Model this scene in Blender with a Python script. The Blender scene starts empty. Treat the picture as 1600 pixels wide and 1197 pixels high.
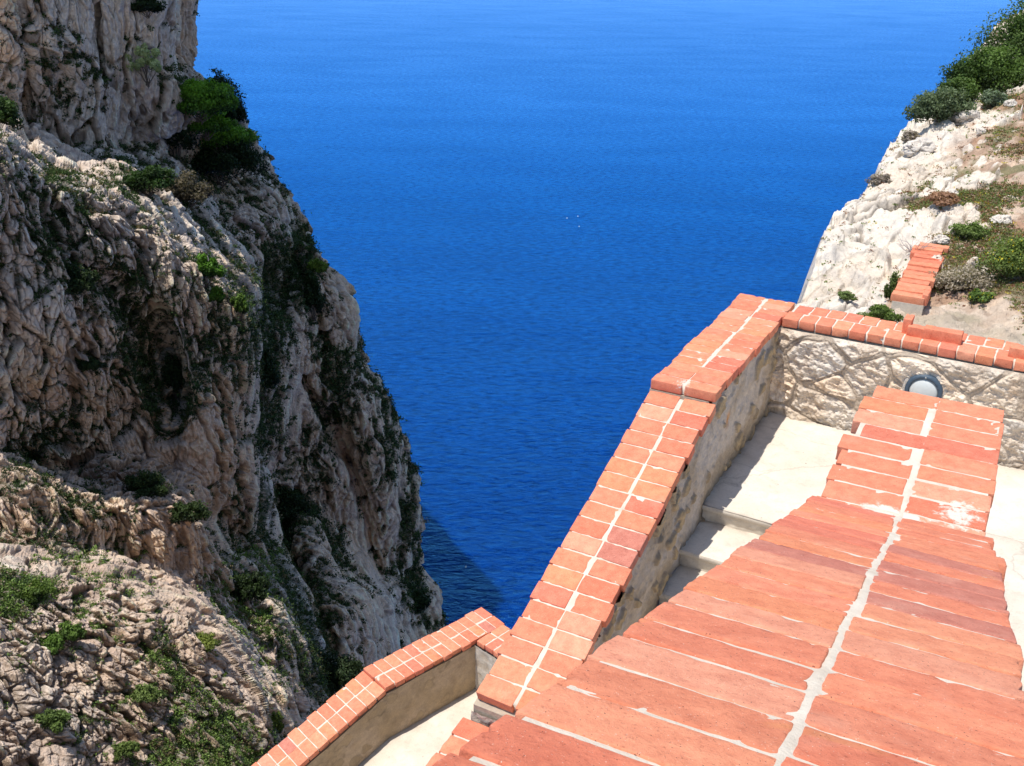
import bpy, math, random, time
import numpy as np
from math import radians, sin, cos, tan, pi, sqrt

SC = bpy.context.scene
COL = SC.collection
RNG = np.random.default_rng(7)
T0 = time.time()

# ------------------------------------------------------------------ camera model
F_PX, PITCH, ROLL, H = 1600.0, radians(24.0), radians(1.0), 4.495
FW = np.array([0, cos(PITCH), -sin(PITCH)])
DN = np.array([0, -sin(PITCH), -cos(PITCH)])
RT = np.array([1.0, 0, 0])
CAMLOC = np.array([0, 0, H])


def ray(u, v):
    """direction of the view ray through photo point u, v (forward component 1)"""
    a = (np.asarray(u, float) - 800) / F_PX
    b = (np.asarray(v, float) - 598.5) / F_PX
    a2 = a * cos(ROLL) + b * sin(ROLL)
    b2 = -a * sin(ROLL) + b * cos(ROLL)
    return FW + a2[..., None] * RT + b2[..., None] * DN


def on_z(u, v, z):
    d = ray(u, v)
    return CAMLOC + d * ((z - H) / d[2])


def on_plane(u, v, p, n):
    d = ray(u, v)
    return CAMLOC + d * (np.dot(np.asarray(p) - CAMLOC, n) / np.dot(d, n))


# ------------------------------------------------------------------ noise
def _hash(ix, iy, iz, seed):
    h = (ix.astype(np.uint32) * np.uint32(374761393) + iy.astype(np.uint32) * np.uint32(668265263)
         + iz.astype(np.uint32) * np.uint32(2147483647) + np.uint32((seed * 1274126177) & 0xffffffff))
    h ^= h >> np.uint32(13)
    h *= np.uint32(1274126177)
    h ^= h >> np.uint32(16)
    h *= np.uint32(2246822519)
    h ^= h >> np.uint32(13)
    return h


def _h01(ix, iy, iz, seed):
    return (_hash(ix, iy, iz, seed) & np.uint32(0xffffff)).astype(np.float32) / np.float32(0xffffff)


def vnoise(p, seed=0):
    """value noise in -1..1"""
    p = p.astype(np.float32)
    i = np.floor(p).astype(np.int64)
    f = p - i
    f = f * f * f * (f * (f * 6 - 15) + 10)
    out = 0
    for dx in (0, 1):
        wx = f[:, 0] if dx else 1 - f[:, 0]
        for dy in (0, 1):
            wy = f[:, 1] if dy else 1 - f[:, 1]
            for dz in (0, 1):
                wz = f[:, 2] if dz else 1 - f[:, 2]
                out = out + wx * wy * wz * _h01(i[:, 0] + dx, i[:, 1] + dy, i[:, 2] + dz, seed)
    return out * 2 - 1


def fbm(p, octs=4, seed=0, gain=0.5, lac=2.03):
    a, s, t = 1.0, 0, 0.0
    for k in range(octs):
        s = s + a * vnoise(p + 17.3 * k, seed + k)
        t += a
        a *= gain
        p = p * lac
    return s / t


def ridged(p, octs=4, seed=0):
    a, s, t = 1.0, 0, 0.0
    for k in range(octs):
        s = s + a * (1 - 2 * np.abs(vnoise(p + 9.1 * k, seed + k)))
        t += a
        a *= .5
        p = p * 2.1
    return s / t


def worley(p, seed=0):
    """F1, F2, cell random"""
    p = p.astype(np.float32)
    i = np.floor(p).astype(np.int64)
    n = len(p)
    f1 = np.full(n, 9, np.float32)
    f2 = np.full(n, 9, np.float32)
    cid = np.zeros(n, np.float32)
    for dx in (-1, 0, 1):
        for dy in (-1, 0, 1):
            for dz in (-1, 0, 1):
                c = (i[:, 0] + dx, i[:, 1] + dy, i[:, 2] + dz)
                h = _hash(*c, seed)
                ox = (h & np.uint32(1023)).astype(np.float32) / 1023
                oy = ((h >> np.uint32(10)) & np.uint32(1023)).astype(np.float32) / 1023
                oz = ((h >> np.uint32(20)) & np.uint32(1023)).astype(np.float32) / 1023
                d = np.sqrt((c[0] + ox - p[:, 0]) ** 2 + (c[1] + oy - p[:, 1]) ** 2 + (c[2] + oz - p[:, 2]) ** 2)
                m = d < f1
                f2 = np.where(m, f1, np.minimum(f2, d))
                cid = np.where(m, _h01(*c, seed + 99), cid)
                f1 = np.where(m, d, f1)
    return f1, f2, cid


def facets(p, seed=0):
    """cells with a randomly tilted plane each: F1, F2, cell random, plane height"""
    p = p.astype(np.float32)
    i = np.floor(p).astype(np.int64)
    n = len(p)
    f1 = np.full(n, 9, np.float32)
    f2 = np.full(n, 9, np.float32)
    cid = np.zeros(n, np.float32)
    pl = np.zeros(n, np.float32)
    for dx in (-1, 0, 1):
        for dy in (-1, 0, 1):
            for dz in (-1, 0, 1):
                c = (i[:, 0] + dx, i[:, 1] + dy, i[:, 2] + dz)
                h = _hash(*c, seed)
                ex = p[:, 0] - c[0] - (h & np.uint32(1023)).astype(np.float32) / 1023
                ey = p[:, 1] - c[1] - ((h >> np.uint32(10)) & np.uint32(1023)).astype(np.float32) / 1023
                ez = p[:, 2] - c[2] - ((h >> np.uint32(20)) & np.uint32(1023)).astype(np.float32) / 1023
                d = np.sqrt(ex * ex + ey * ey + ez * ez)
                m = d < f1
                f2 = np.where(m, f1, np.minimum(f2, d))
                g = _hash(*c, seed + 57)
                a = (g & np.uint32(1023)).astype(np.float32) / 512 - 1
                b = ((g >> np.uint32(10)) & np.uint32(1023)).astype(np.float32) / 512 - 1
                e = ((g >> np.uint32(20)) & np.uint32(1023)).astype(np.float32) / 512 - 1
                cid = np.where(m, ((g >> np.uint32(5)) & np.uint32(1023)).astype(np.float32) / 1023, cid)
                pl = np.where(m, a * ex + b * ey + e * ez, pl)
                f1 = np.where(m, d, f1)
    return f1, f2, cid, pl


def sstep(a, b, x):
    t = np.clip((x - a) / (b - a), 0, 1)
    return t * t * (3 - 2 * t)


# ------------------------------------------------------------------ materials
def new_mat(name):
    m = bpy.data.materials.new(name)
    m.use_nodes = True
    nt = m.node_tree
    nt.nodes.clear()
    out = nt.nodes.new('ShaderNodeOutputMaterial')
    b = nt.nodes.new('ShaderNodeBsdfPrincipled')
    nt.links.new(b.outputs[0], out.inputs[0])
    return m, nt, b, out


def N(nt, kind, **kw):
    n = nt.nodes.new(kind)
    for k, v in kw.items():
        setattr(n, k, v)
    return n


def mixc(nt, fac, a, b, mode='MIX'):
    n = N(nt, 'ShaderNodeMix', data_type='RGBA', blend_type=mode)
    for s, x in ((n.inputs[0], fac), (n.inputs[6], a), (n.inputs[7], b)):
        if isinstance(x, (int, float)):
            s.default_value = x
        elif isinstance(x, tuple):
            s.default_value = (*x, 1) if len(x) == 3 else x
        else:
            nt.links.new(x, s)
    return n.outputs[2]


def noise(nt, scale, detail=6, rough=.6, vec=None, dist=0):
    n = N(nt, 'ShaderNodeTexNoise')
    n.inputs['Scale'].default_value = scale
    n.inputs['Detail'].default_value = detail
    n.inputs['Roughness'].default_value = rough
    n.inputs['Distortion'].default_value = dist
    if vec is not None:
        nt.links.new(vec, n.inputs['Vector'])
    return n.outputs[0]


def ramp(nt, fac, stops):
    n = N(nt, 'ShaderNodeValToRGB')
    e = n.color_ramp.elements
    while len(e) < len(stops):
        e.new(.5)
    for el, (p, c) in zip(e, stops):
        el.position = p
        el.color = (c, c, c, 1) if isinstance(c, (int, float)) else (*c, 1)
    nt.links.new(fac, n.inputs[0])
    return n.outputs[0]


def coords(nt, scale=(1, 1, 1)):
    g = N(nt, 'ShaderNodeNewGeometry')
    m = N(nt, 'ShaderNodeMapping')
    m.inputs['Scale'].default_value = scale
    nt.links.new(g.outputs['Position'], m.inputs['Vector'])
    return m.outputs[0]


def bump(nt, b, h, strength, dist, prev=None):
    n = N(nt, 'ShaderNodeBump')
    n.inputs['Strength'].default_value = strength
    n.inputs['Distance'].default_value = dist
    nt.links.new(h, n.inputs['Height'])
    if prev is not None:
        nt.links.new(prev, n.inputs['Normal'])
    nt.links.new(n.outputs[0], b.inputs['Normal'])
    return n.outputs[0]


def attr(nt, name):
    a = N(nt, 'ShaderNodeAttribute')
    a.attribute_name = name
    return a.outputs['Color']


def mat_brick():
    m, nt, b, o = new_mat('brick_clay')
    co = coords(nt)
    c = attr(nt, 'Col')
    st = attr(nt, 'Stain')
    n1 = noise(nt, 16, 6, .65, co)
    n2 = noise(nt, 90, 5, .7, co)
    n3 = noise(nt, 5, 4, .6, co)
    c = mixc(nt, 1.0, c, ramp(nt, n1, [(.3, (.84, .76, .76)), (.7, (1.10, 1.16, 1.18))]), 'MULTIPLY')
    c = mixc(nt, 1.0, c, ramp(nt, n2, [(.28, (.66, .60, .58)), (.42, .99), (.8, (1.10, 1.16, 1.16))]), 'MULTIPLY')
    # pale bloom
    c = mixc(nt, ramp(nt, n3, [(.56, 0.0), (.78, .38)]), c, (.74, .42, .30))
    # lime stains: noise gated by painted amount
    n4 = noise(nt, 34, 5, .7, co, .4)
    add = N(nt, 'ShaderNodeMath', operation='ADD')
    nt.links.new(n4, add.inputs[0])
    nt.links.new(st, add.inputs[1])
    c = mixc(nt, ramp(nt, add.outputs[0], [(.76, 0.0), (.92, .9)]), c, (.80, .70, .60))
    # soot and lichen smears
    n5 = noise(nt, 11, 5, .65, coords(nt, (1.3, 1, 1)), .8)
    c = mixc(nt, ramp(nt, n5, [(.70, 0.0), (.78, .45)]), c, (.30, .17, .15))
    n6 = noise(nt, 3.2, 5, .6, coords(nt, (1, 1.4, 1)), .5)
    c = mixc(nt, ramp(nt, n6, [(.66, 0.0), (.74, .35)]), c, (.72, .34, .11))
    sp = noise(nt, 230, 2, .5, co)
    c = mixc(nt, ramp(nt, sp, [(.69, 0.0), (.73, .75)]), c, (.84, .62, .50))
    sp2 = noise(nt, 160, 2, .5, coords(nt, (1.3, .9, 1)))
    c = mixc(nt, ramp(nt, sp2, [(.27, .85), (.31, 0.0)]), c, (.10, .04, .03))
    nt.links.new(c, b.inputs['Base Color'])
    b.inputs['Roughness'].default_value = .88
    b.inputs['Specular IOR Level'].default_value = .25
    nb = noise(nt, 120, 6, .75, co)
    p = bump(nt, b, nb, .85, .005)
    bump(nt, b, n1, .5, .008, p)
    return m


def mat_mortar():
    m, nt, b, o = new_mat('lime_mortar')
    co = coords(nt)
    n1 = noise(nt, 60, 6, .7, co)
    n2 = noise(nt, 9, 4, .6, co)
    c = mixc(nt, ramp(nt, n2, [(.3, 0.0), (.7, 1.0)]), (.58, .49, .39), (.74, .66, .55))
    c = mixc(nt, ramp(nt, n1, [(.25, .55), (.4, 0.0)]), c, (.30, .22, .16))
    nt.links.new(c, b.inputs['Base Color'])
    b.inputs['Roughness'].default_value = .95
    bump(nt, b, n1, .8, .006)
    return m


def mat_floor():
    m, nt, b, o = new_mat('pale_concrete')
    co = coords(nt)
    n1 = noise(nt, 1.6, 6, .6, co)
    n2 = noise(nt, 55, 5, .7, co)
    n3 = noise(nt, 7, 6, .7, co, .6)
    c = mixc(nt, ramp(nt, n1, [(.35, 0.0), (.65, 1.0)]), (.64, .55, .44), (.76, .68, .57))
    c = mixc(nt, ramp(nt, n3, [(.50, 0.0), (.72, .5)]), c, (.48, .40, .31))
    c = mixc(nt, 1.0, c, ramp(nt, n2, [(.25, .8), (.5, 1.0)]), 'MULTIPLY')
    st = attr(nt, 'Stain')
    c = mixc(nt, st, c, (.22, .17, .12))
    vo = N(nt, 'ShaderNodeTexVoronoi', feature='DISTANCE_TO_EDGE')
    vo.inputs['Scale'].default_value = .55
    wv = N(nt, 'ShaderNodeVectorMath', operation='MULTIPLY_ADD')
    nn = N(nt, 'ShaderNodeTexNoise')
    nn.inputs['Scale'].default_value = 3.0
    nn.inputs['Detail'].default_value = 6
    nt.links.new(co, nn.inputs['Vector'])
    nt.links.new(nn.outputs['Color'], wv.inputs[0])
    wv.inputs[1].default_value = (.35, .35, .35)
    nt.links.new(co, wv.inputs[2])
    nt.links.new(wv.outputs[0], vo.inputs['Vector'])
    c = mixc(nt, ramp(nt, vo.outputs['Distance'], [(0.0, .35), (.005, 0.0)]), c, (.25, .2, .15))
    sp = noise(nt, 26, 2, .5, co)
    c = mixc(nt, ramp(nt, sp, [(.74, 0.0), (.77, .6)]), c, (.18, .14, .1))
    nt.links.new(c, b.inputs['Base Color'])
    b.inputs['Roughness'].default_value = .92
    p = bump(nt, b, n2, .5, .004)
    bump(nt, b, n3, .4, .01, p)
    return m


def mat_col(name, fine=30, rough=.93, bdist=.01, lo=.72, hi=1.15, bs=.8, second=None):
    """colour from the mesh, broken up by noise"""
    m, nt, b, o = new_mat(name)
    co = coords(nt)
    c = attr(nt, 'Col')
    n1 = noise(nt, fine, 8, .7, co)
    n2 = noise(nt, fine * .22, 6, .65, co)
    c = mixc(nt, 1.0, c, ramp(nt, n1, [(.3, lo), (.7, hi)]), 'MULTIPLY')
    c = mixc(nt, 1.0, c, ramp(nt, n2, [(.3, (.84, .84, .86)), (.7, (1.12, 1.1, 1.08))]), 'MULTIPLY')
    nt.links.new(c, b.inputs['Base Color'])
    b.inputs['Roughness'].default_value = rough
    b.inputs['Specular IOR Level'].default_value = .2
    p = bump(nt, b, n1, bs, bdist)
    if second:
        v = noise(nt, second, 6, .7, coords(nt, (1, 1, .45)), .3)
        bump(nt, b, v, .7, bdist * 5, p)
    return m


def mat_leaf(name):
    m, nt, b, o = new_mat(name)
    c = attr(nt, 'Col')
    nt.links.new(c, b.inputs['Base Color'])
    b.inputs['Roughness'].default_value = .6
    b.inputs['Specular IOR Level'].default_value = .25
    t = N(nt, 'ShaderNodeBsdfTranslucent')
    nt.links.new(mixc(nt, 1.0, c, (1.3, 1.5, .6), 'MULTIPLY'), t.inputs[0])
    ms = N(nt, 'ShaderNodeMixShader')
    ms.inputs[0].default_value = .25
    nt.links.new(b.outputs[0], ms.inputs[1])
    nt.links.new(t.outputs[0], ms.inputs[2])
    nt.links.new(ms.outputs[0], o.inputs[0])
    return m


def mat_plain(name, col, rough=.6, metal=0.0, nscale=40, var=.2):
    m, nt, b, o = new_mat(name)
    n1 = noise(nt, nscale, 5, .6, coords(nt))
    c = mixc(nt, 1.0, tuple(col), ramp(nt, n1, [(.3, 1 - var), (.7, 1 + var)]), 'MULTIPLY')
    nt.links.new(c, b.inputs['Base Color'])
    b.inputs['Roughness'].default_value = rough
    b.inputs['Metallic'].default_value = metal
    bump(nt, b, n1, .3, .003)
    return m


def mat_sea():
    m, nt, b, o = new_mat('sea_water')
    co = coords(nt)
    mp = N(nt, 'ShaderNodeMapping')
    mp.inputs['Rotation'].default_value = (0, 0, radians(14))
    mp.inputs['Scale'].default_value = (.55, 1.25, 1)
    nt.links.new(co, mp.inputs['Vector'])
    v = mp.outputs[0]
    mp2 = N(nt, 'ShaderNodeMapping')
    mp2.inputs['Rotation'].default_value = (0, 0, radians(-22))
    mp2.inputs['Scale'].default_value = (.6, 1.1, 1)
    nt.links.new(co, mp2.inputs['Vector'])
    v2 = mp2.outputs[0]
    a = noise(nt, .75, 5, .62, v, .35)
    c2 = noise(nt, 1.3, 4, .6, v2, .3)
    d = noise(nt, .10, 4, .55, v, .2)
    e = noise(nt, .012, 3, .5, v2, .2)
    f = noise(nt, .025, 4, .5, v, .4)
    p = bump(nt, b, a, 1.0, .8)
    p = bump(nt, b, c2, 1.0, .22, p)
    p = bump(nt, b, d, 1.0, 1.7, p)
    p = bump(nt, b, e, 1.0, 3.0, p)
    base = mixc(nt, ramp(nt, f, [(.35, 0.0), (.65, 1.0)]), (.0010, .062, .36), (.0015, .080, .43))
    base = mixc(nt, ramp(nt, a, [(.36, .95), (.52, 0.0)]), base, (.0008, .035, .21))  # ripple shade and highlights painted into the colour from the wave noise
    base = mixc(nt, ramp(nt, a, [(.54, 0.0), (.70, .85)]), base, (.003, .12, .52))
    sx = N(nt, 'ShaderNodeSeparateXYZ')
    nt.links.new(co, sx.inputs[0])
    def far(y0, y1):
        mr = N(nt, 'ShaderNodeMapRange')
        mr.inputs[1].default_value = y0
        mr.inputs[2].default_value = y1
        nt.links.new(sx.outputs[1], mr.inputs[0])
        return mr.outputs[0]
    base = mixc(nt, far(100, 560), mixc(nt, 1.0, base, (.25, .32, .44), 'MULTIPLY'), mixc(nt, 1.0, base, (4.0, 1.65, 1.2), 'MULTIPLY'))  # sky reflection and haze painted into the base colour, lightening with distance
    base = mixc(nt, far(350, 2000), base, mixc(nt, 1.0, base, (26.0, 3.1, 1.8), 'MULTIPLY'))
    nt.nodes.remove(b)
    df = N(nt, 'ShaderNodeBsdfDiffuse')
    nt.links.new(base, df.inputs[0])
    gl = N(nt, 'ShaderNodeBsdfGlossy')
    gl.inputs['Color'].default_value = (.07, .36, 1.0, 1)
    gl.inputs['Roughness'].default_value = .12
    fr = N(nt, 'ShaderNodeFresnel')
    fr.inputs[0].default_value = 1.33
    for n_ in (df, gl, fr):
        nt.links.new(p, n_.inputs['Normal'])
    ms = N(nt, 'ShaderNodeMixShader')
    nt.links.new(fr.outputs[0], ms.inputs[0])
    nt.links.new(df.outputs[0], ms.inputs[1])
    nt.links.new(gl.outputs[0], ms.inputs[2])
    nt.links.new(ms.outputs[0], o.inputs[0])
    return m


M = {}


def build_materials():
    M['brick'] = mat_brick()
    M['mortar'] = mat_mortar()
    M['floor'] = mat_floor()
    M['wallstone'] = mat_col('rough_stone', 45, bdist=.012, bs=.9)
    M['plaster'] = mat_col('weathered_render', 38, bdist=.006, lo=.82, hi=1.12)
    M['cliff'] = mat_col('limestone_cliff', 2.6, bdist=.16, lo=.74, hi=1.26, bs=1.0, second=.8)
    M['rock'] = mat_col('limestone', 14, bdist=.03, lo=.85, hi=1.08, bs=.8, second=3)
    M['leaf'] = mat_leaf('foliage')
    M['bark'] = mat_plain('bark', (.12, .085, .06), .9)
    M['twig'] = mat_plain('dry_twig', (.42, .36, .34), .9)
    M['ring'] = mat_plain('painted_lamp_metal', (.055, .085, .12), .55)
    M['glass'] = mat_plain('frosted_lamp_glass', (.62, .63, .60), .25, 0, 8, .06)
    M['screw'] = mat_plain('lamp_screw_steel', (.4, .4, .4), .4, .8)
    M['gull'] = mat_plain('white_feathers', (.8, .8, .78), .8)
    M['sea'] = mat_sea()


# ------------------------------------------------------------------ mesh building
def mesh_obj(name, verts, faces, mat, parent=None, cols=None, stain=None, smooth=True):
    me = bpy.data.meshes.new(name)
    verts = np.asarray(verts, np.float32)
    faces = np.asarray(faces, np.int32)
    k = faces.shape[1]
    me.vertices.add(len(verts))
    me.vertices.foreach_set('co', verts.ravel())
    me.loops.add(faces.size)
    me.loops.foreach_set('vertex_index', faces.ravel())
    me.polygons.add(len(faces))
    me.polygons.foreach_set('loop_start', np.arange(0, faces.size, k, dtype=np.int32))
    me.polygons.foreach_set('loop_total', np.full(len(faces), k, np.int32))
    me.polygons.foreach_set('use_smooth', np.full(len(faces), smooth, bool))
    me.update(calc_edges=True)
    for nm, d in (('Col', cols), ('Stain', stain)):
        if d is not None:
            d = np.asarray(d, np.float32)
            if d.ndim == 1:
                d = np.repeat(d[:, None], 3, 1)
            a = me.color_attributes.new(nm, 'FLOAT_COLOR', 'POINT')
            a.data.foreach_set('color', np.concatenate([d, np.ones((len(d), 1), np.float32)], 1).ravel())
    me.materials.append(mat)
    o = bpy.data.objects.new(name, me)
    COL.objects.link(o)
    if parent is not None:
        o.parent = parent
        o.matrix_parent_inverse = parent.matrix_world.inverted()
        o.location = -np.array(parent.location)
        o.matrix_parent_inverse.identity()
    return o


def thing(name, label, cat, loc=(0, 0, 0), group=None):
    o = bpy.data.objects.new(name, None)
    o.empty_display_size = .1
    COL.objects.link(o)
    o.location = loc
    o['label'] = label
    o['category'] = cat
    if group:
        o['group'] = group
    return o


def tag(o, label, cat, group=None, kind=None):
    o['label'] = label
    o['category'] = cat
    if group:
        o['group'] = group
    if kind:
        o['kind'] = kind
    return o


def structure(o, label=None):
    o['kind'] = 'structure'
    if label:
        o['label'] = label
    return o


def grid_faces(nu, nv, flip=False):
    i = np.arange(nu * nv).reshape(nu, nv)
    f = np.stack([i[:-1, :-1], i[1:, :-1], i[1:, 1:], i[:-1, 1:]], -1).reshape(-1, 4)
    return f[:, ::-1] if flip else f


class Acc:
    """collects vertex and face arrays for one mesh"""
    def __init__(s):
        s.v, s.f, s.c, s.s, s.n = [], [], [], [], 0

    def add(s, v, f, c=None, st=None):
        s.v.append(v)
        s.f.append(np.asarray(f) + s.n)
        s.c.append(np.broadcast_to(np.asarray(c if c is not None else (1, 1, 1), float), (len(v), 3)))
        s.s.append(np.broadcast_to(np.asarray(st if st is not None else 0., float), (len(v),)))
        s.n += len(v)

    def build(s, name, mat, parent=None, smooth=True):
        return mesh_obj(name, np.concatenate(s.v), np.concatenate(s.f), mat, parent,
                        np.concatenate(s.c), np.concatenate(s.s), smooth)


def axis_pts(n, r):
    """n interior samples plus tight samples at each rounded edge, in -1..1 of a unit half-length h=1 (r relative)"""
    inner = np.linspace(-1 + r, 1 - r, n)
    return np.concatenate([[-1, -1 + r * .35], inner, [1 - r * .35, 1]])


def box_template(nx, ny, nz, hx, hy, hz, r):
    """rounded box as six grids sharing no vertices"""
    V, Fs, n = [], [], 0
    ax = [axis_pts(nx, r / hx) * hx, axis_pts(ny, r / hy) * hy, axis_pts(nz, r / hz) * hz]
    h = np.array([hx, hy, hz])
    for k in range(3):
        a, b = [(1, 2), (2, 0), (0, 1)][k]
        A, B = np.meshgrid(ax[a], ax[b], indexing='ij')
        for s in (-1, 1):
            p = np.zeros((A.size, 3))
            p[:, a] = A.ravel()
            p[:, b] = B.ravel()
            p[:, k] = s * h[k]
            c = np.clip(p, -(h - r), h - r)
            d = p - c
            d /= np.maximum(np.linalg.norm(d, axis=1, keepdims=True), 1e-9)
            V.append(c + d * r)
            Fs.append(grid_faces(len(ax[a]), len(ax[b]), s < 0) + n)
            n += A.size
    return np.concatenate(V), np.concatenate(Fs)


BRICK_COLS = np.array([(.74, .265, .165), (.75, .28, .17), (.72, .25, .155), (.76, .31, .19), (.70, .225, .14),
                       (.77, .34, .23), (.68, .215, .145), (.74, .27, .17), (.76, .285, .16)]) * np.array((1.03, .95, .86))


def brick(acc, tpl, center, ex, ey, ez, rng, amp=.004, chips=.0, col=None, stains=(), size_jit=.0, shape=None):
    """ex along brick length, ey along brick width, ez up"""
    V, Fc = tpl
    p = V * (1 + np.array([rng.normal(0, size_jit), 0, 0]))
    seedv = rng.uniform(0, 900, 3)
    q = p + seedv
    hx, hy, hz = np.abs(V).max(0)
    edge = ((np.abs(V[:, 0]) > hx * .9).astype(float) + (np.abs(V[:, 1]) > hy * .75) + (V[:, 2] > hz * .6))
    nlow = fbm(q * 28, 3, 5)
    nhi = fbm(q * 95, 2, 9)
    rad = p / np.array([hx, hy, hz])
    nrm = rad ** 5
    nrm /= np.maximum(np.linalg.norm(nrm, axis=1, keepdims=True), 1e-6)
    disp = amp * (nlow + .45 * nhi)
    chip = np.clip(fbm(q * 24, 3, 31) - .32, 0, 1) * (edge >= 2) * (.02 + chips)
    p = p + nrm * disp[:, None] - nrm * chip[:, None]
    if shape is not None:
        p = shape(p)
    w = center + p[:, :1] * ex + p[:, 1:2] * ey + p[:, 2:] * ez
    if col is None:
        col = BRICK_COLS[rng.integers(len(BRICK_COLS))] * rng.uniform(.92, 1.06)
        if rng.random() < .03:
            col = np.array((.56, .20, .14))
    st = np.full(len(w), rng.uniform(-.12, .04) if rng.random() < .85 else rng.uniform(.06, .13))
    for (cx, cy, cz, rr, amt) in stains:
        d2 = ((w - np.array((cx, cy, cz))) ** 2).sum(1) / rr ** 2
        st = st + amt * np.exp(-d2)
    acc.add(w, Fc, col, st)


def perp_left(d):
    return np.array([-d[1], d[0], 0.0])


def coping(parent, origin, d, segs, width, pitch=.165, thick=.075, tpl_res=(8, 3, 2), rng=None, joint=.012, mid=.022,
           amp=.0035, chips=.02, stains=(), jag=(.006, .006), skew=0.0, colphase=(0, .0), ragged=0.0, mortar_up=0.0):
    """bricks across the wall in two columns along a profile. origin: point on the centre line at s=0 (z ignored);
    segs: list of (s0, z0, s1, z1) of the coping top"""
    rng = rng or np.random.default_rng(3)
    acc, mo = Acc(), Acc()
    left = perp_left(d)
    L = (width - mid) / 2
    for (s0, z0, s1, z1) in segs:
        ln = math.hypot(s1 - s0, z1 - z0)
        t = np.array([d[0] * (s1 - s0), d[1] * (s1 - s0), z1 - z0]) / ln
        up = np.cross(t, np.cross([0, 0, 1.0], t))
        up /= np.linalg.norm(up)
        n = max(1, round(ln / pitch))
        pt = ln / n
        base = np.array([origin[0] + d[0] * s0, origin[1] + d[1] * s0, z0])
        tpl = box_template(*tpl_res, L / 2, (pt - joint) / 2, thick / 2, min(.006, thick * .2))
        for side in (0, 1):
            sg = 1 if side == 0 else -1
            for k in range(n):
                a = rng.normal(0, .012)
                tilt = rng.normal(0, .008)
                roll_ = rng.normal(0, .012)
                ey = t * cos(a) + left * sin(a)
                ex = left * cos(a) - t * sin(a) + up * tilt + t * skew
                ex /= np.linalg.norm(ex)
                ez = np.cross(ex, ey)
                if ez[2] < 0:
                    ez = -ez
                ez = ez + t * roll_
                ez /= np.linalg.norm(ez)
                off = rng.normal(0, jag[side])
                if ragged and side == 0:
                    off += rng.uniform(0, ragged)
                ph = colphase[side] * pt
                c = base + t * ((k + .5) * pt + ph) + left * sg * (mid / 2 + L / 2) + left * off * sg + up * (-thick / 2 + .006 + rng.uniform(-.002, .004))
                brick(acc, tpl, c, ex, ey, ez, rng, amp, chips, None, stains, .012)
        # mortar bed: a strip a little below the brick tops, uneven
        nu, nv = max(8, int(ln / .022)), 31
        S = np.linspace(0.025, ln - .025, nu)
        W = np.linspace(-width / 2 + .022, width / 2 - .022, nv)
        SS, WW = np.meshgrid(S, W, indexing='ij')
        P = base + SS.ravel()[:, None] * t + WW.ravel()[:, None] * left
        h = np.clip(.001 + mortar_up + .004 * fbm(P * 22, 3, 77), -.004, .0028) + .003 * np.exp(-(WW.ravel() / .012) ** 2)
        P = P + h[:, None] * up
        nb = len(P)
        ring = []
        i = np.arange(nb).reshape(nu, nv)
        bd = np.concatenate([i[:, 0], i[-1, 1:], i[::-1, -1][1:], i[0, ::-1][1:-1]])
        low = P[bd] * 1.0 - up * (thick - .004)
        P2 = np.concatenate([P, low])
        f = grid_faces(nu, nv)
        m_ = len(bd)
        j = np.arange(m_)
        side_f = np.stack([bd, bd[(j + 1) % m_], nb + (j + 1) % m_, nb + j], 1)[:, ::-1]
        mo.add(P2, np.concatenate([f, side_f]))
    c = acc.build('brick_coping', M['brick'], parent)
    m_ = mo.build('mortar_bed', M['mortar'], parent)
    return c, m_


def slab(acc, pts_bottom_z, poly_top, col=(1, 1, 1)):
    """prism under a polygon of 4 top corners down to z"""
    p = np.array(poly_top, float)
    q = p.copy()
    q[:, 2] = pts_bottom_z
    V = np.concatenate([p, q])
    Fc = [(0, 1, 2, 3), (7, 6, 5, 4), (0, 4, 5, 1), (1, 5, 6, 2), (2, 6, 7, 3), (3, 7, 4, 0)]
    acc.add(V, Fc, col)


def face_panel(p0, dvec, length, topfun, botfun, nrm, nu, nv):
    """vertical grid panel. returns verts, s, h arrays and faces; nrm = outward direction"""
    S = np.linspace(0, length, nu)
    Tt = np.linspace(0, 1, nv)
    SS, TT = np.meshgrid(S, Tt, indexing='ij')
    top = topfun(SS)
    bot = botfun(SS)
    Z = bot + (top - bot) * TT
    P = np.stack([p0[0] + dvec[0] * SS, p0[1] + dvec[1] * SS, Z], -1).reshape(-1, 3)
    return P, SS.ravel(), Z.ravel(), TT.ravel()


# ------------------------------------------------------------------ walls, floors, stairs
D = np.array([-.47022, -.88255, 0])          # along the stairs, towards the camera
LEFT = np.array([-.88255, .47022, 0])        # towards the sea
C0 = on_z(1200, 641, 0)                      # foot of the corner
BW = np.array([.87634, -.48169, 0])          # along the back wall, to the right
BM = np.array([.48169, .87634, 0])           # behind the back wall


def interp_prof(pts):
    xs = [p[0] for p in pts]
    ys = [p[1] for p in pts]
    return lambda s: np.interp(s, xs, ys)


def plaster_cols(P, seed, warm, pale, dark, stone):
    f1, f2, cid = worley(P * np.array([5.2, 5.2, 5.2]) + fbm(P * 6, 2, 3)[:, None] * .5, seed)
    blob = sstep(.44, .34, f1) * (cid > .45)
    n = fbm(P * 2.2, 4, seed + 3)
    n2 = fbm(P * 9, 4, seed + 5)
    c = np.outer(1 - sstep(-.3, .35, n), warm) + np.outer(sstep(-.3, .35, n), pale)
    w = sstep(.15, .6, n2)[:, None]
    c = c * (1 - w * .5) + np.array(dark) * w * .5
    sc = np.array(stone) * (0.75 + .5 * cid[:, None])
    c = c * (1 - blob[:, None]) + sc * blob[:, None]
    rim = np.exp(-((f1 - .40) / .035) ** 2) * (cid > .45)
    c = c * (1 - rim[:, None] * .25)
    return c, blob, n2, cid


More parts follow.
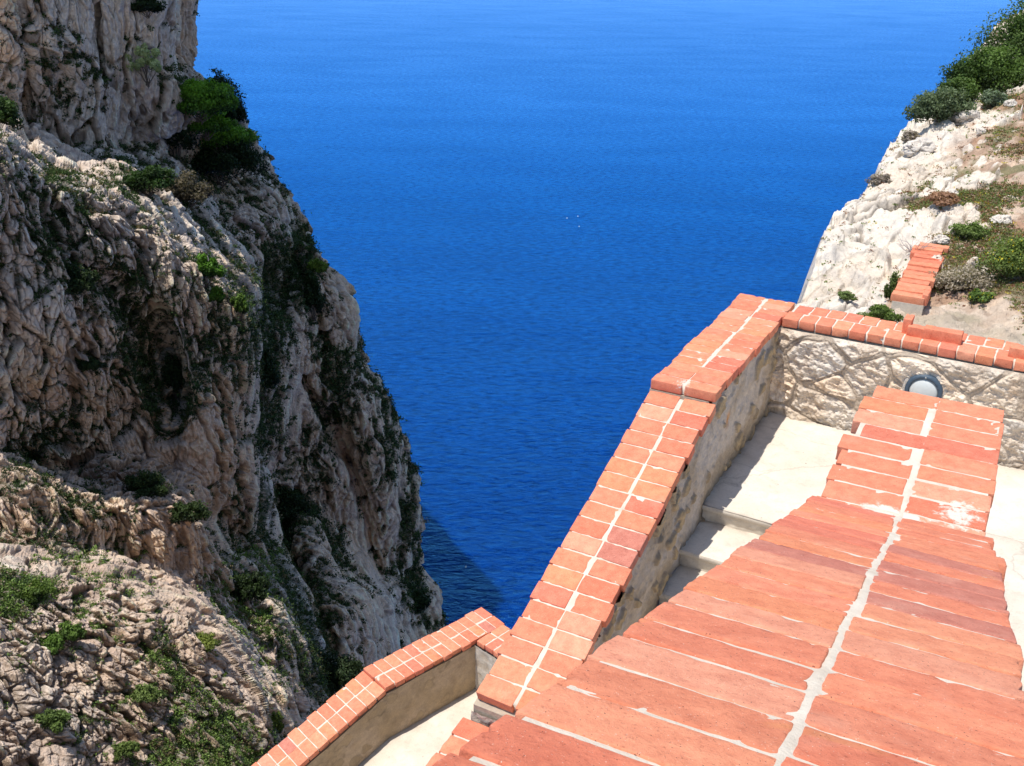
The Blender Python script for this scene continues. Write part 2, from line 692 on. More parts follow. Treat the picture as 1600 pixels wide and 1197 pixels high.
def outer_wall():
    t = thing('parapet_wall', 'long brick-topped parapet sloping down beside the steps on the sea side', 'parapet wall', tuple(C0 + D * 2.5 + LEFT * .3))
    prof = [(-.55, 1.0, 2.06, 1.0), (2.06, .905, 5.01, -.15)]
    ctr = C0 + LEFT * .268
    st = [(*(C0 + D * 2.0 + LEFT * .28)[:2], 1.0, .10, .35), (*(C0 + D * (-.35) + LEFT * .35)[:2], 1.0, .14, .3),
          (*(C0 + D * 1.5 + LEFT * .28)[:2], 1.0, .07, .3)]
    rng = np.random.default_rng(11)
    coping(t, ctr, D, prof, .57, .165, .085, (10, 4, 3), rng, .010, .024, stains=st, jag=(.008, .010), amp=.0035, chips=.015)
    top = lambda s: np.where(s < 2.06, .919, .829 - (s - 2.06) * .3576)
    bot = lambda s: np.full_like(s, -2.6)
    # body: inner face detailed, outer face and core plain
    inner0 = C0 + LEFT * 0.0
    P, S, Z, T = face_panel(inner0 + D * 0, D, 5.0, top, lambda s: np.full_like(s, -2.0), -LEFT, 700, 320)
    c, blob, n2, cid = plaster_cols(P, 21, (.46, .36, .25), (.58, .50, .42), (.34, .27, .19), (.42, .31, .18))
    orange = np.exp(-(((S - 1.55) / .05) ** 2 + ((Z - .55) / .07) ** 2))
    c = c * (1 - orange[:, None]) + np.array((.6, .28, .10)) * orange[:, None]
    foot_band = sstep(.12, 0, Z - np.interp(S, [0, 2.03, 2.04, 2.57, 2.58, 3.0, 3.01, 5], [0, -.08, -.23, -.23, -.38, -.38, -.53, -1.2]))
    c = c * (1 - .35 * foot_band[:, None])  # inner face darker along its foot, following the steps
    dsp = .020 * n2 + .024 * blob * (.5 + cid) + .010 * fbm(P * 24, 3, 6) + .02 * fbm(P * 1.5, 3, 8) + .004 * fbm(P * 40, 2, 4)
    P = P - LEFT * dsp[:, None]
    f = grid_faces(700, 320)
    mesh_obj('inner_face', P, f, M['plaster'], t, c)
    a = Acc()
    W = .56
    core = []
    ss = np.array([-.55, 0, 2.055, 2.065, 5.02])
    V = []
    for s in ss:
        zt = float(top(np.array(s))) - .004
        for off in (.035, W):
            for z in (zt, -9.0):
                V.append(np.append((C0 + D * s + LEFT * off)[:2], z))
    V = np.array(V)
    Fc = []
    for k in range(len(ss) - 1):
        b0, b1 = 4 * k, 4 * (k + 1)
        Fc += [(b0, b1, b1 + 2, b0 + 2), (b0 + 2, b1 + 2, b1 + 3, b0 + 3), (b0 + 1, b1 + 1, b1, b0)]
    Fc += [(0, 2, 3, 1)]
    e = 4 * (len(ss) - 1)
    Fc += [(e, e + 1, e + 3, e + 2)]
    a.add(V, Fc, (.46, .38, .29))
    a.build('wall_core', M['plaster'], t, False)
    # raw end of the wall: rubble and mortar face with a loose brick end
    E0 = C0 + D * 5.02
    nu, nv = 70, 120
    U, Vv = np.meshgrid(np.linspace(.0, .57, nu), np.linspace(-1.9, -.28, nv), indexing='ij')
    P = np.stack([E0[0] + LEFT[0] * U, E0[1] + LEFT[1] * U, Vv], -1).reshape(-1, 3)
    n = fbm(P * 14, 4, 3)
    P = P + D * (.012 + .022 * n[:, None])
    c = np.outer(sstep(-.3, .3, n), (.62, .55, .46)) + np.outer(1 - sstep(-.3, .3, n), (.36, .28, .2))
    mesh_obj('end_face', P, grid_faces(nu, nv), M['wallstone'], t, c)
    # lower run of the same wall, one course down
    t2 = thing('parapet_wall', 'short lower run of brick-topped wall past the broken end, partly hidden by the wide coping', 'parapet wall', tuple(C0 + D * 6 + LEFT * .3 + np.array([0, 0, -.3])))
    coping(t2, C0 + LEFT * .31, D, [(5.06, -.33, 7.4, -.52)], .60, .165, .085, (10, 4, 3), np.random.default_rng(5), .014, .024, amp=.004, chips=.02)
    a = Acc()
    q = [C0 + D * 5.05 + LEFT * .04, C0 + D * 7.4 + LEFT * .04, C0 + D * 7.4 + LEFT * .58, C0 + D * 5.05 + LEFT * .58]
    zz = [-.42, -.61, -.61, -.42]
    slab(a, -7.2, [np.append(p[:2], z) for p, z in zip(q, zz)], (.5, .43, .34))
    a.build('wall_core', M['plaster'], t2, False)


def back_wall():
    t = thing('stone_wall', 'rough polygonal stone wall with a thin brick top across the far end of the landing', 'stone wall', tuple(C0 + BW * 1.5))
    # coping
    acc = Acc()
    rng = np.random.default_rng(23)
    org = C0 + BM * .26 - BW * 0.0
    st = []
    coping(t, org, BW, [(.02, 1.005, 6.5, .99)], .50, .163, .085, (8, 4, 3), rng, .014, .020, amp=.004, chips=.03, jag=(.012, .008), stains=st, colphase=(.25, 0))
    nu, nv = 900, 260
    top = lambda s: np.full_like(s, .915)
    P, S, Z, T = face_panel(C0 - BW * .05, BW, 6.5, top, lambda s: np.full_like(s, -.3), -BM, nu, nv)
    q = np.stack([S * 2.0, Z * 2.5 + 3, np.zeros_like(S)], 1)
    q[:, :2] += .22 * np.stack([fbm(P * 2.2, 2, 41), fbm(P * 2.2, 2, 42)], 1)
    f1, f2, cid = worley(q, 12)
    e = f2 - f1
    n = fbm(P * 7, 4, 55)
    rg = ridged(np.stack([S * 9, Z * 14 + S * 3, n * .5], 1), 4, 4)
    stone = sstep(.045, .11, e)
    dsp = stone * (.026 + .014 * cid + .034 * n + .026 * rg) + (1 - stone) * (.006 * sstep(.05, .02, e) + .026)
    fine = fbm(P * 34, 4, 5)
    dsp = dsp + .011 * fine + .010 * ridged(P * 17, 3, 15) * stone
    dsp *= sstep(.93, .86, Z) * .9 + .1
    P = P - BM * dsp[:, None]
    pale, tan_ = np.array((.86, .75, .62)), np.array((.76, .62, .48))
    mix = sstep(-.25, .35, fbm(P * 5, 4, 66) + .25 * rg)[:, None]
    c = tan_ * (1 - mix) + pale * mix
    c = c * (.82 + .30 * cid[:, None]) * (1 + np.outer(np.sin(cid * 40) * .04 + .02, (1, 0, -1.2)))
    c = c * stone[:, None] + np.array((.56, .45, .34)) * (1 - stone[:, None])
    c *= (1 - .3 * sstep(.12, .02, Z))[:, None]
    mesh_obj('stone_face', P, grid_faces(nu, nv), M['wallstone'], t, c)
    a = Acc()
    q = [C0 + BM * .03 - BW * .1, C0 + BM * .03 + BW * 6.5, C0 + BM * .48 + BW * 6.5, C0 + BM * .48 - BW * .1]
    slab(a, -9, [np.append(p[:2], .916) for p in q], (.5, .43, .34))
    a.build('wall_core', M['plaster'], t, False)


# near divider ---------------------------------------------------------------
NZ0 = 2.25
NA = on_z(1466, 622, NZ0)
NB = on_z(1400, 835, NZ0)
ND = (NB - NA) / np.linalg.norm(NB - NA)
NL = perp_left(ND)
if NL[0] > 0:
    NL = -NL


ND2 = ND - NL * .016
ND2 /= np.linalg.norm(ND2)
NL2 = perp_left(ND2)
NL2 = -NL2 if NL2[0] > 0 else NL2


def near_prof(s):
    return np.where(s < 1.5, NZ0, NZ0 + .07 + .385 * (s - 1.5))


def near_wall():
    t = thing('parapet_wall', 'broad brick-topped dividing wall in the foreground, its bricks wide and orange', 'parapet wall', tuple(NA + ND * 2 + np.array([0, 0, -2.2])))
    w1 = on_z(1370, 808, NZ0)
    w2 = on_z(1500, 795, NZ0)
    w3 = on_z(1440, 650, NZ0)
    st = [(*w1[:2], NZ0, .10, .9), (*(w1 + NL * -.09)[:2], NZ0, .08, .9), (*w2[:2], NZ0, .12, .33), (*(w2 + ND * .12)[:2], NZ0, .13, .36)]
    for (u_, v_, z_, r_, a_) in ((1260, 960, 3.0, .05, .3), (1150, 905, 2.9, .04, .3), (1480, 850, 2.35, .05, .35)):
        q_ = on_z(u_, v_, z_)
        st.append((*q_, r_, a_))
    rng = np.random.default_rng(42)
    coping_near(t, [(0, NZ0, 1.5, NZ0), (1.5, NZ0 + .07, 5.6, NZ0 + .07 + .400 * 4.1)], st, rng)
    a = Acc()
    ss = np.array([.01, 1.495, 1.505, 5.6])
    zt = [NZ0 - .085, NZ0 - .085, NZ0 + .07 - .09, NZ0 + .07 + .400 * 4.1 - .09]
    V = []
    for s, z in zip(ss, zt):
        for off in (.30, -.29):
            for zz in (z, -3.0):
                V.append(np.append((NA + ND * min(s, 1.5) + ND2 * max(s - 1.5, 0) + NL * off)[:2], zz))
    Fc = []
    for k in range(3):
        b0, b1 = 4 * k, 4 * (k + 1)
        Fc += [(b0, b1, b1 + 2, b0 + 2), (b0 + 2, b1 + 2, b1 + 3, b0 + 3), (b0 + 1, b1 + 1, b1, b0)]
    Fc += [(0, 2, 3, 1), (12, 13, 15, 14)]
    a.add(np.array(V), Fc, (.55, .47, .38))
    a.build('wall_core', M['plaster'], t, False)
    return t


def coping_near(parent, segs, stains, rng):
    acc, mo = Acc(), Acc()
    width, mid, thick, pitch = .665, .014, .075, .166
    L = (width - mid) / 2
    left = NL
    for si, (s0, z0, s1, z1) in enumerate(segs):
        ln = math.hypot(s1 - s0, z1 - z0)
        dd = ND if si == 0 else ND2
        left = NL if si == 0 else NL2
        width = .665 if si == 0 else .70
        L = (width - mid) / 2
        t = np.array([dd[0] * (s1 - s0), dd[1] * (s1 - s0), z1 - z0]) / ln
        up = np.cross(left, t)
        if up[2] < 0:
            up = -up
        n = round(ln / pitch)
        pt = ln / n
        base = np.array([NA[0] + ND[0] * s0, NA[1] + ND[1] * s0, z0])
        res = (26, 10, 3) if si else (20, 8, 3)
        for side in (0, 1):
            sg = 1 if side == 0 else -1
            pos = 0.0
            k = 0
            while pos < ln - .05:
                w = pt * rng.uniform(.93, 1.07)
                joint = rng.choice([.006, .012, .018, .024], p=[.2, .3, .3, .2])
                w = min(w, ln - pos)
                tpl = box_template(*res, L / 2, (w - joint) / 2, thick / 2, .005)
                a = rng.normal(0, .010)
                ey = t * cos(a) + left * sin(a)
                ex = left * cos(a) - t * sin(a) + up * rng.normal(0, .009)
                ex /= np.linalg.norm(ex)
                ez = np.cross(ex, ey)
                if ez[2] < 0:
                    ez = -ez
                off = rng.normal(0, .004)
                if si == 0 and side == 0:
                    off += [.0, .035, .03, -.035, .045, .02, .035, .015, .03][k % 9] * .9 - .01
                if si == 1 and side == 1 and k == 3:
                    off += .03
                c = base + t * (pos + w / 2) + left * sg * (mid / 2 + L / 2 + off) + up * (-thick / 2 + .0062 + rng.uniform(-.001, .0022))
                brick(acc, tpl, c, ex, ey, ez, rng, .0022, .03 if rng.random() < .3 else .008, None, stains, .008)
                pos += w
                k += 1
        nu, nv = int(ln / .008), 81
        S = np.linspace(0.004, ln - .004, nu)
        W = np.linspace(-width / 2 + .02, width / 2 - .02, nv)
        SS, WW = np.meshgrid(S, W, indexing='ij')
        P = base + SS.ravel()[:, None] * t + WW.ravel()[:, None] * left
        wob = fbm(P * 7, 2, 12) * .008
        h = np.clip(.0025 + .004 * fbm(P * 14, 4, 77), -.003, .0032) + .004 * np.exp(-((WW.ravel() + wob) / .009) ** 2)
        P = P + h[:, None] * up
        mo.add(P, grid_faces(nu, nv))
    # riser bricks where the top steps up
    acc.build('brick_coping', M['brick'], parent)
    mo.build('mortar_bed', M['mortar'], parent)


def floors():
    # landing between the walls
    rightE = 6.0
    nu, nv = 320, 260
    A, B = np.meshgrid(np.linspace(-.02, 6.4, nu), np.linspace(0, 1, nv), indexing='ij')
    Bm = B * 2.035 + 0
    P = np.stack([C0[0] + BW[0] * A + D[0] * Bm, C0[1] + BW[1] * A + D[1] * Bm, np.zeros_like(A)], -1).reshape(-1, 3)
    Af, Bf = A.ravel(), Bm.ravel()
    P[:, 2] = -.035 * Bf + .006 * fbm(P * 2, 3, 5)
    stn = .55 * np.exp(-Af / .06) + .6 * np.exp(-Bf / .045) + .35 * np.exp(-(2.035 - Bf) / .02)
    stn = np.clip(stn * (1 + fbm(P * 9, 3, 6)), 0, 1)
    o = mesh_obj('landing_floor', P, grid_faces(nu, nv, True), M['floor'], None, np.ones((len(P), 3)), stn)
    structure(o, 'sunlit pale concrete landing at the turn of the steps')
    # steps down towards the camera, on the sea side
    st = thing('stone_staircase', 'pale concrete steps going down between the sea parapet and the broad brick wall', 'staircase', tuple(C0 + D * 2.1 - LEFT * .6 + np.array([0, 0, -.2])))
    edges = [2.035, 2.57, 3.02, 3.5]
    while edges[-1] < 8.5:
        edges.append(edges[-1] + .48)
    z = -.075
    wid = 1.75
    for k in range(len(edges) - 1):
        s0, s1 = edges[k], edges[k + 1]
        a = Acc()
        # riser with a nosing
        def quad_grid(p, u, v, nu, nv, f=None):
            U, V = np.meshgrid(np.linspace(0, 1, nu), np.linspace(0, 1, nv), indexing='ij')
            return p + U.ravel()[:, None] * u + V.ravel()[:, None] * v
        c0 = C0 + D * s0
        drop = .155
        nz = z if k else z
        pr = quad_grid(np.append(c0[:2], z - .045), -LEFT * wid, np.array([0, 0, -(drop - .045)]), 120, 14)
        pr = pr - D * (.018 + .006 * fbm(pr * 14, 3, 8 + k)[:, None])
        a.add(pr, grid_faces(120, 14, False), (1, 1, 1), np.clip(.18 + .4 * fbm(pr * 10, 3, 2), 0, .7))
        # nosing slab front
        pn = quad_grid(np.append(c0[:2], z), -LEFT * wid, np.array([0, 0, -.045]), 120, 6)
        V = np.tile(np.linspace(0, 1, 6), 120)
        pn = pn + D * (.006 * np.sin(V * pi) + .003 * fbm(pn * 20, 2, 8))[:, None]
        a.add(pn, grid_faces(120, 6, False), (1, 1, 1), .1)
        pb = quad_grid(np.append(c0[:2], z - .045), -LEFT * wid, D * -.026, 120, 2)
        a.add(pb, grid_faces(120, 2, True), (1, 1, 1), .2)
        # tread
        zt = z - drop
        pt_ = quad_grid(np.append((C0 + D * (s0 - .03))[:2], zt), -LEFT * wid, D * (s1 - s0 + .03), 140, 60)
        so = np.tile(np.linspace(0, 1, 60), 140)
        wo = np.repeat(np.linspace(0, 1, 140), 60) * wid
        pt_[:, 2] += .004 * fbm(pt_ * 4, 3, 6)
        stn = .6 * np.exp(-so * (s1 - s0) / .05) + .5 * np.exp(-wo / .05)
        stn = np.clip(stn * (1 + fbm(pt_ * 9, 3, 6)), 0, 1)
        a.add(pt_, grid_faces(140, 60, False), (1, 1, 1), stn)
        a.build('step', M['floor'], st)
        z = zt
    # upper flight on the right: rises towards the camera behind the divider
    ut = thing('stone_staircase', 'pale shallow steps rising towards the viewer on the right of the broad brick wall', 'staircase', tuple(on_z(1575, 900, 0)))
    p0 = on_z(1552, 858, 0)
    sW = 3.2
    z = 0.0
    s = 0.0
    k = 0
    st0 = p0 - BW * .9
    # first step line, then every .62 m
    while s < 6.2 and k < 11:
        run = .62
        z1 = z + .15
        a = Acc()
        A, B = np.meshgrid(np.linspace(0, sW, 60), np.linspace(0, run, 24), indexing='ij')
        P = st0 + A.ravel()[:, None] * BW + (s + B.ravel())[:, None] * ND
        # keep clear of the dividing wall
        over = (P - NA) @ NL
        P = P - NL * np.maximum(over + .29, 0)[:, None]
        P[:, 2] = z1 - .02 + .004 * fbm(P * 3, 2, 5)
        a.add(P, grid_faces(60, 24, False), (1, 1, 1), .08)
        R = st0 + A[:, :2].ravel()[:, None] * BW + ND * s
        over = (R - NA) @ NL
        R = R - NL * np.maximum(over + .29, 0)[:, None]
        R[:, 2] = np.tile([z1 - .02, z - .2], 60)
        a.add(R, grid_faces(60, 2, False), (1, 1, 1), .15)
        a.build('step', M['floor'], ut)
        z = z1
        s += run
        k += 1


def lamp():
    p = on_plane(1445, 607, C0, BM)
    px = 0
    t = thing('bulkhead_lamp', 'round blue-rimmed wall lamp half hidden behind the broad brick wall', 'lamp', tuple(p))
    nrm = -BM

    def lathe(prof, n=64):
        V = []
        for (r, h) in prof:
            for k in range(n):
                a = 2 * pi * k / n
                V.append(p + BW * (r * cos(a)) + np.array([0, 0, r * sin(a)]) + nrm * h)
        V = np.array(V)
        i = np.arange(len(prof) * n).reshape(len(prof), n)
        f = np.stack([i[:-1], i[1:], np.roll(i[1:], -1, 1), np.roll(i[:-1], -1, 1)], -1).reshape(-1, 4)
        return V, f
    s = .168
    V, f = lathe([(s * .98, -.02), (s, .03), (s * 1.0, .085), (s * .96, .10), (s * .80, .105), (s * .77, .095), (s * .76, .06)])
    mesh_obj('rim', V, f, M['ring'], t)
    V, f = lathe([(s * .775 * cos(x), .075 + .055 * sin(x)) for x in np.linspace(0, pi / 2 * .99, 12)])
    mesh_obj('glass', V, f, M['glass'], t)
    for k in range(3):
        a = pi / 2 + k * 2 * pi / 3
        c = p + BW * (s * .88 * cos(a)) + np.array([0, 0, s * .88 * sin(a)]) + nrm * .103
        V = []
        for h, r in ((0, .009), (.004, .009), (.007, .005), (.0075, .0008)):
            for j in range(10):
                b = 2 * pi * j / 10
                V.append(c + BW * r * cos(b) + np.array([0, 0, r * sin(b)]) + nrm * h)
        i = np.arange(40).reshape(4, 10)
        f = np.stack([i[:-1], i[1:], np.roll(i[1:], -1, 1), np.roll(i[:-1], -1, 1)], -1).reshape(-1, 4)
        mesh_obj('screw', V, f, M['screw'], t)
    # cement collar
    rng = np.random.default_rng(1)
    V, f = lathe([(s * 1.25, -.03), (s * 1.2, .03), (s * 1.08, .045), (s * .97, .048)])
    V = V + nrm * (.01 * fbm(V * 16, 3, 3))[:, None]
    o = mesh_obj('cement_collar', V, f, M['wallstone'], t, np.tile((.62, .56, .49), (len(V), 1)))


def lower_wall():
    z = -5.7
    Ci = on_z(743, 1000, z)
    Cl = on_z(602, 1076, z)
    d = (Cl - Ci) / np.linalg.norm(Cl - Ci)
    ln = np.linalg.norm(Cl - Ci)
    out = perp_left(d)
    if out[0] > 0:
        out = -out
    t = thing('parapet_wall', 'low brick-topped parapet on the lower walkway at the bottom left, above the gorge', 'parapet wall', tuple(Ci + d * 1.5))
    global LW
    LW = (Ci, d, out, ln)
    coping(t, Ci + out * .29, d, [(-.62, z, ln, z), (ln, z - .03, ln + 6.5, z - .03 - 6.5 * .34)], .58, .175, .085, (6, 3, 2),
           np.random.default_rng(8), .014, .02, amp=.003, chips=.01, jag=(.008, .01))
    top = lambda s: np.where(s < ln, z - .085, z - .115 - (s - ln) * .34)
    bot = lambda s: np.where(s < ln, z - 1.2, z - 1.2 - (s - ln) * .34)
    nu, nv = 420, 110
    P, S, Z, T = face_panel(Ci, d, ln + 6.4, top, bot, -out, nu, nv)
    c, blob, n2, cid = plaster_cols(P * .8 + 3, 5, (.40, .30, .19), (.47, .36, .25), (.30, .22, .14), (.36, .27, .17))
    pale = sstep(.22, .5, fbm(P * 1.6, 4, 14) - .2 * T)[:, None]
    c = c * (1 - .6 * pale) + np.array((.6, .52, .43)) * .6 * pale
    P = P - out * (.02 + .012 * n2 + .012 * fbm(P * 2, 3, 4))[:, None]
    mesh_obj('inner_face', P, grid_faces(nu, nv), M['plaster'], t, c)
    a = Acc()
    V = []
    ss = [-.62, ln, ln + .002, ln + 6.4]
    for s in ss:
        zt = float(top(np.array(s))) - .004
        for off in (.03, .55):
            for zz in (zt, -16.0):
                V.append(np.append((Ci + d * s + out * off)[:2], zz))
    Fc = []
    for k in range(3):
        b0, b1 = 4 * k, 4 * (k + 1)
        Fc += [(b0, b1, b1 + 2, b0 + 2), (b0 + 2, b1 + 2, b1 + 3, b0 + 3), (b0 + 1, b1 + 1, b1, b0)]
    Fc += [(0, 2, 3, 1), (12, 13, 15, 14)]
    a.add(np.array(V), Fc, (.46, .38, .3))
    a.build('wall_core', M['plaster'], t, False)
    # end wall closing the lower walkway
    t3 = thing('parapet_wall', 'brick-topped end wall of the lower walkway, meeting the low parapet at its far corner', 'parapet wall', tuple(Ci))
    o = on_z(746, 948, z)
    o2 = on_z(795, 978, z)
    e = (on_z(790, 1028, z) - Ci)
    e = (o2 - o) / np.linalg.norm(o2 - o)
    bm = perp_left(e)
    if bm[1] < 0:
        bm = -bm
    coping(t3, Ci + bm * .29 + e * 0, e, [(.03, z + .004, 3.2, z + .004)], .58, .175, .085, (6, 3, 2), np.random.default_rng(18), .018, .03,
           amp=.003, chips=.01)
    nu, nv = 160, 80
    P, S, Z, T = face_panel(Ci, e, 3.2, lambda s: np.full_like(s, z - .083), lambda s: np.full_like(s, z - 1.2), -bm, nu, nv)
    n2 = fbm(P * 9, 4, 3)
    P = P - bm * (.02 + .012 * n2)[:, None]
    c = np.outer(sstep(-.4, .4, n2), (.62, .56, .48)) + np.outer(1 - sstep(-.4, .4, n2), (.5, .42, .33))
    mesh_obj('inner_face', P, grid_faces(nu, nv), M['plaster'], t3, c)
    a = Acc()
    slab(a, -16, [np.append((Ci + e * x + bm * y)[:2], z - .084) for x, y in ((.04, .03), (3.2, .03), (3.2, .55), (.04, .55))], (.46, .38, .3))
    a.build('wall_core', M['plaster'], t3, False)
    # floor of the lower walkway
    nu, nv = 160, 120
    A, B = np.meshgrid(np.linspace(-1.2, ln + 6.4, nu), np.linspace(-.02, 3.2, nv), indexing='ij')
    P = Ci + A.ravel()[:, None] * d - B.ravel()[:, None] * out
    Af, Bf = A.ravel(), B.ravel()
    P[:, 2] = z - .93 - np.maximum(Af - ln, 0) * .34 + .006 * fbm(P * 2, 2, 3)
    stn = np.clip(.6 * np.exp(-Bf / .08) * (1 + fbm(P * 8, 3, 4)), 0, 1)
    o = mesh_obj('walkway_floor', P, grid_faces(nu, nv, False), M['floor'], None, np.ones((len(P), 3)), stn)
    structure(o, 'sunlit pale walkway floor behind the lower parapet')


def loose_bricks():
    rng = np.random.default_rng(77)
    specs = [  # photo position, yaw offset, upright?, label
        (1418, 512, 'single brick standing on end on top of the stone wall', 'up'),
        (1437, 520, 'short red brick lying behind the upright brick on the stone wall', 'short'),
        (1473, 526, 'long red brick lying along the back of the stone wall', 'long'),
        (1597, 553, 'red brick at the right edge of the picture behind the stone wall', 'short'),
    ]
    for u, v, lab, kind in specs:
        p = on_z(u, v, 1.04)
        acc = Acc()
        if kind == 'up':
            tpl = box_template(8, 3, 6, .038, .085, .075, .006)
            c = p + np.array([0, 0, .035])
        elif kind == 'short':
            tpl = box_template(8, 3, 3, .11, .055, .05, .006)
            c = p + np.array([0, 0, .01])
        else:
            tpl = box_template(12, 3, 3, .17, .06, .055, .006)
            c = p + np.array([0, 0, .01])
        c = c.copy()
        # rest on the coping top
        c[2] = 1.005 + tpl[0][:, 2].max() - .004
        brick(acc, tpl, c, BW, BM, np.array([0, 0, 1.0]), rng, .003, .01, BRICK_COLS[rng.integers(3)])
        o = acc.build('loose_brick', M['brick'], None)
        tag(o, lab, 'brick', 'loose bricks on the stone wall')


# ------------------------------------------------------------------ far cliff
def poly_interp_u(poly, v):
    vs = np.array([p[1] for p in poly], float)
    us = np.array([p[0] for p in poly], float)
    return np.interp(v, vs, us)


def seg_dist(u, v, poly):
    """distance to a polyline and signed side (positive = up/right of a line running down-right)"""
    best = np.full(u.shape, 1e9)
    sgn = np.ones(u.shape)
    for (x0, y0), (x1, y1) in zip(poly[:-1], poly[1:]):
        dx, dy = x1 - x0, y1 - y0
        L2 = dx * dx + dy * dy
        t = np.clip(((u - x0) * dx + (v - y0) * dy) / L2, 0, 1)
        ex, ey = u - (x0 + t * dx), v - (y0 + t * dy)
        d = np.sqrt(ex * ex + ey * ey)
        cr = dx * (v - y0) - dy * (u - x0)
        m = d < best
        best = np.where(m, d, best)
        sgn = np.where(m, np.where(cr < 0, 1.0, -1.0), sgn)
    return best, sgn


SIL = [(300, -600), (306, -440), (311, -40), (312, 0), (309, 60), (307, 108), (326, 122), (348, 136), (372, 165), (392, 195), (400, 220), (415, 238), (440, 290),
       (480, 352), (505, 397), (535, 442), (556, 490), (568, 550), (590, 592), (612, 622), (630, 660), (648, 710), (655, 760),
       (654, 800), (659, 850), (664, 905), (680, 916), (694, 935), (701, 985), (716, 1060), (740, 1200), (770, 1400)]
EDGE_A = [(-900, 120), (-300, 170), (0, 235), (70, 290), (190, 300), (250, 342), (335, 425), (398, 515), (405, 600), (400, 700), (392, 830), (405, 980), (420, 1400)]
EDGE_C = [(-900, 650), (-300, 700), (0, 735), (110, 752), (180, 735), (235, 738), (290, 775), (330, 850), (400, 940), (468, 1010), (500, 1100), (560, 1250), (620, 1400)]
EDGE_D = [(-900, 820), (-300, 850), (0, 880), (180, 905), (220, 928), (292, 965), (335, 1005), (385, 1085), (430, 1155), (470, 1240), (560, 1400)]


def cliff_Y(u, v):
    def edge(poly, k, w):
        d, s = seg_dist(u, v, poly)
        sd = d * s
        # rises slowly before the edge (rounded lip) then quickly
        return k * np.where(sd > 0, sd, 0) + 3.0 * np.exp(-np.maximum(-sd, 0) / w) * 1.0, sd
    us = poly_interp_u(SIL, v)
    ds = np.maximum(us - u, 0)
    L0 = 78 + 23 * np.clip(u / 600, -.12, 1.4) + 9 * np.exp(-ds / 45) - 2.0 * np.exp(-((v - 560) / 260) ** 2)
    L0 = L0 + 6 * np.exp(-((v - 260) / 70) ** 2) * sstep(160, 240, u)
    # the far orange strip behind the top of the near buttress
    L0 = L0 + 12 * sstep(262, 278, u) * sstep(150, 60, v)
    ea, sa = edge(EDGE_A, .30, 26)
    L1 = 54 + 16 * np.clip(u / 400, -.12, 1.5) + ea
    ec, sc = edge(EDGE_C, .20, 30)
    L2 = 46.5 + 13 * np.clip(u / 450, -.12, 1.6) + ec - .006 * (v - 900)
    ed, sd = edge(EDGE_D, .22, 30)
    L3 = 34.5 + 9 * np.clip(u / 420, -.12, 1.6) + ed - .024 * (v - 950)
    k = 1.1
    Y = -k * np.log(np.exp(-(L0 - 60) / k) + np.exp(-(L1 - 60) / k) + np.exp(-(L2 - 60) / k) + np.exp(-(L3 - 60) / k)) + 60

    def dent(poly, w, a):
        d, _ = seg_dist(u, v, poly)
        return a * np.exp(-(d / w) ** 2)
    Y = Y + dent([(470, 330), (465, 400), (425, 470), (418, 560), (412, 700), (440, 830), (500, 990), (540, 1080)], 22, 5.5)
    Y = Y + dent([(455, 400), (490, 470), (500, 540)], 12, 3)
    Y = Y + dent([(22, -60), (28, 60), (45, 230)], 11, 4.5)
    Y = Y + dent([(150, -40), (152, 60), (160, 120)], 6, 3)
    Y = Y + dent([(88, 20), (92, 150)], 7, 3)
    Y = Y + dent([(110, 735), (170, 755), (250, 745)], 26, 3)
    Y = Y + dent([(350, 815), (370, 850)], 22, 5)
    Y = Y + dent([(525, 640), (560, 760), (590, 900)], 12, 3)
    Y = Y + dent([(470, 590), (510, 660), (545, 720)], 9, 2.5)
    Y = Y + dent([(90, 330), (130, 420), (220, 500), (260, 620)], 22, 2.2)
    Y = Y + dent([(250, 500), (280, 610), (265, 660)], 12, 3)
    Y = Y + dent([(440, 780), (430, 860), (460, 900)], 26, 4)
    Y = Y - dent([(300, 640), (330, 740), (345, 800)], 55, 2.5)
    Y = Y - dent([(560, 950), (585, 1000), (600, 1040)], 30, 3.0)
    Y = Y - dent([(430, 930), (440, 1010), (455, 1080)], 26, 3)
    Y = Y - dent([(520, 400), (580, 640), (610, 800)], 40, 2.0)
    return Y, sa, sc, sd, ds


CL = {}


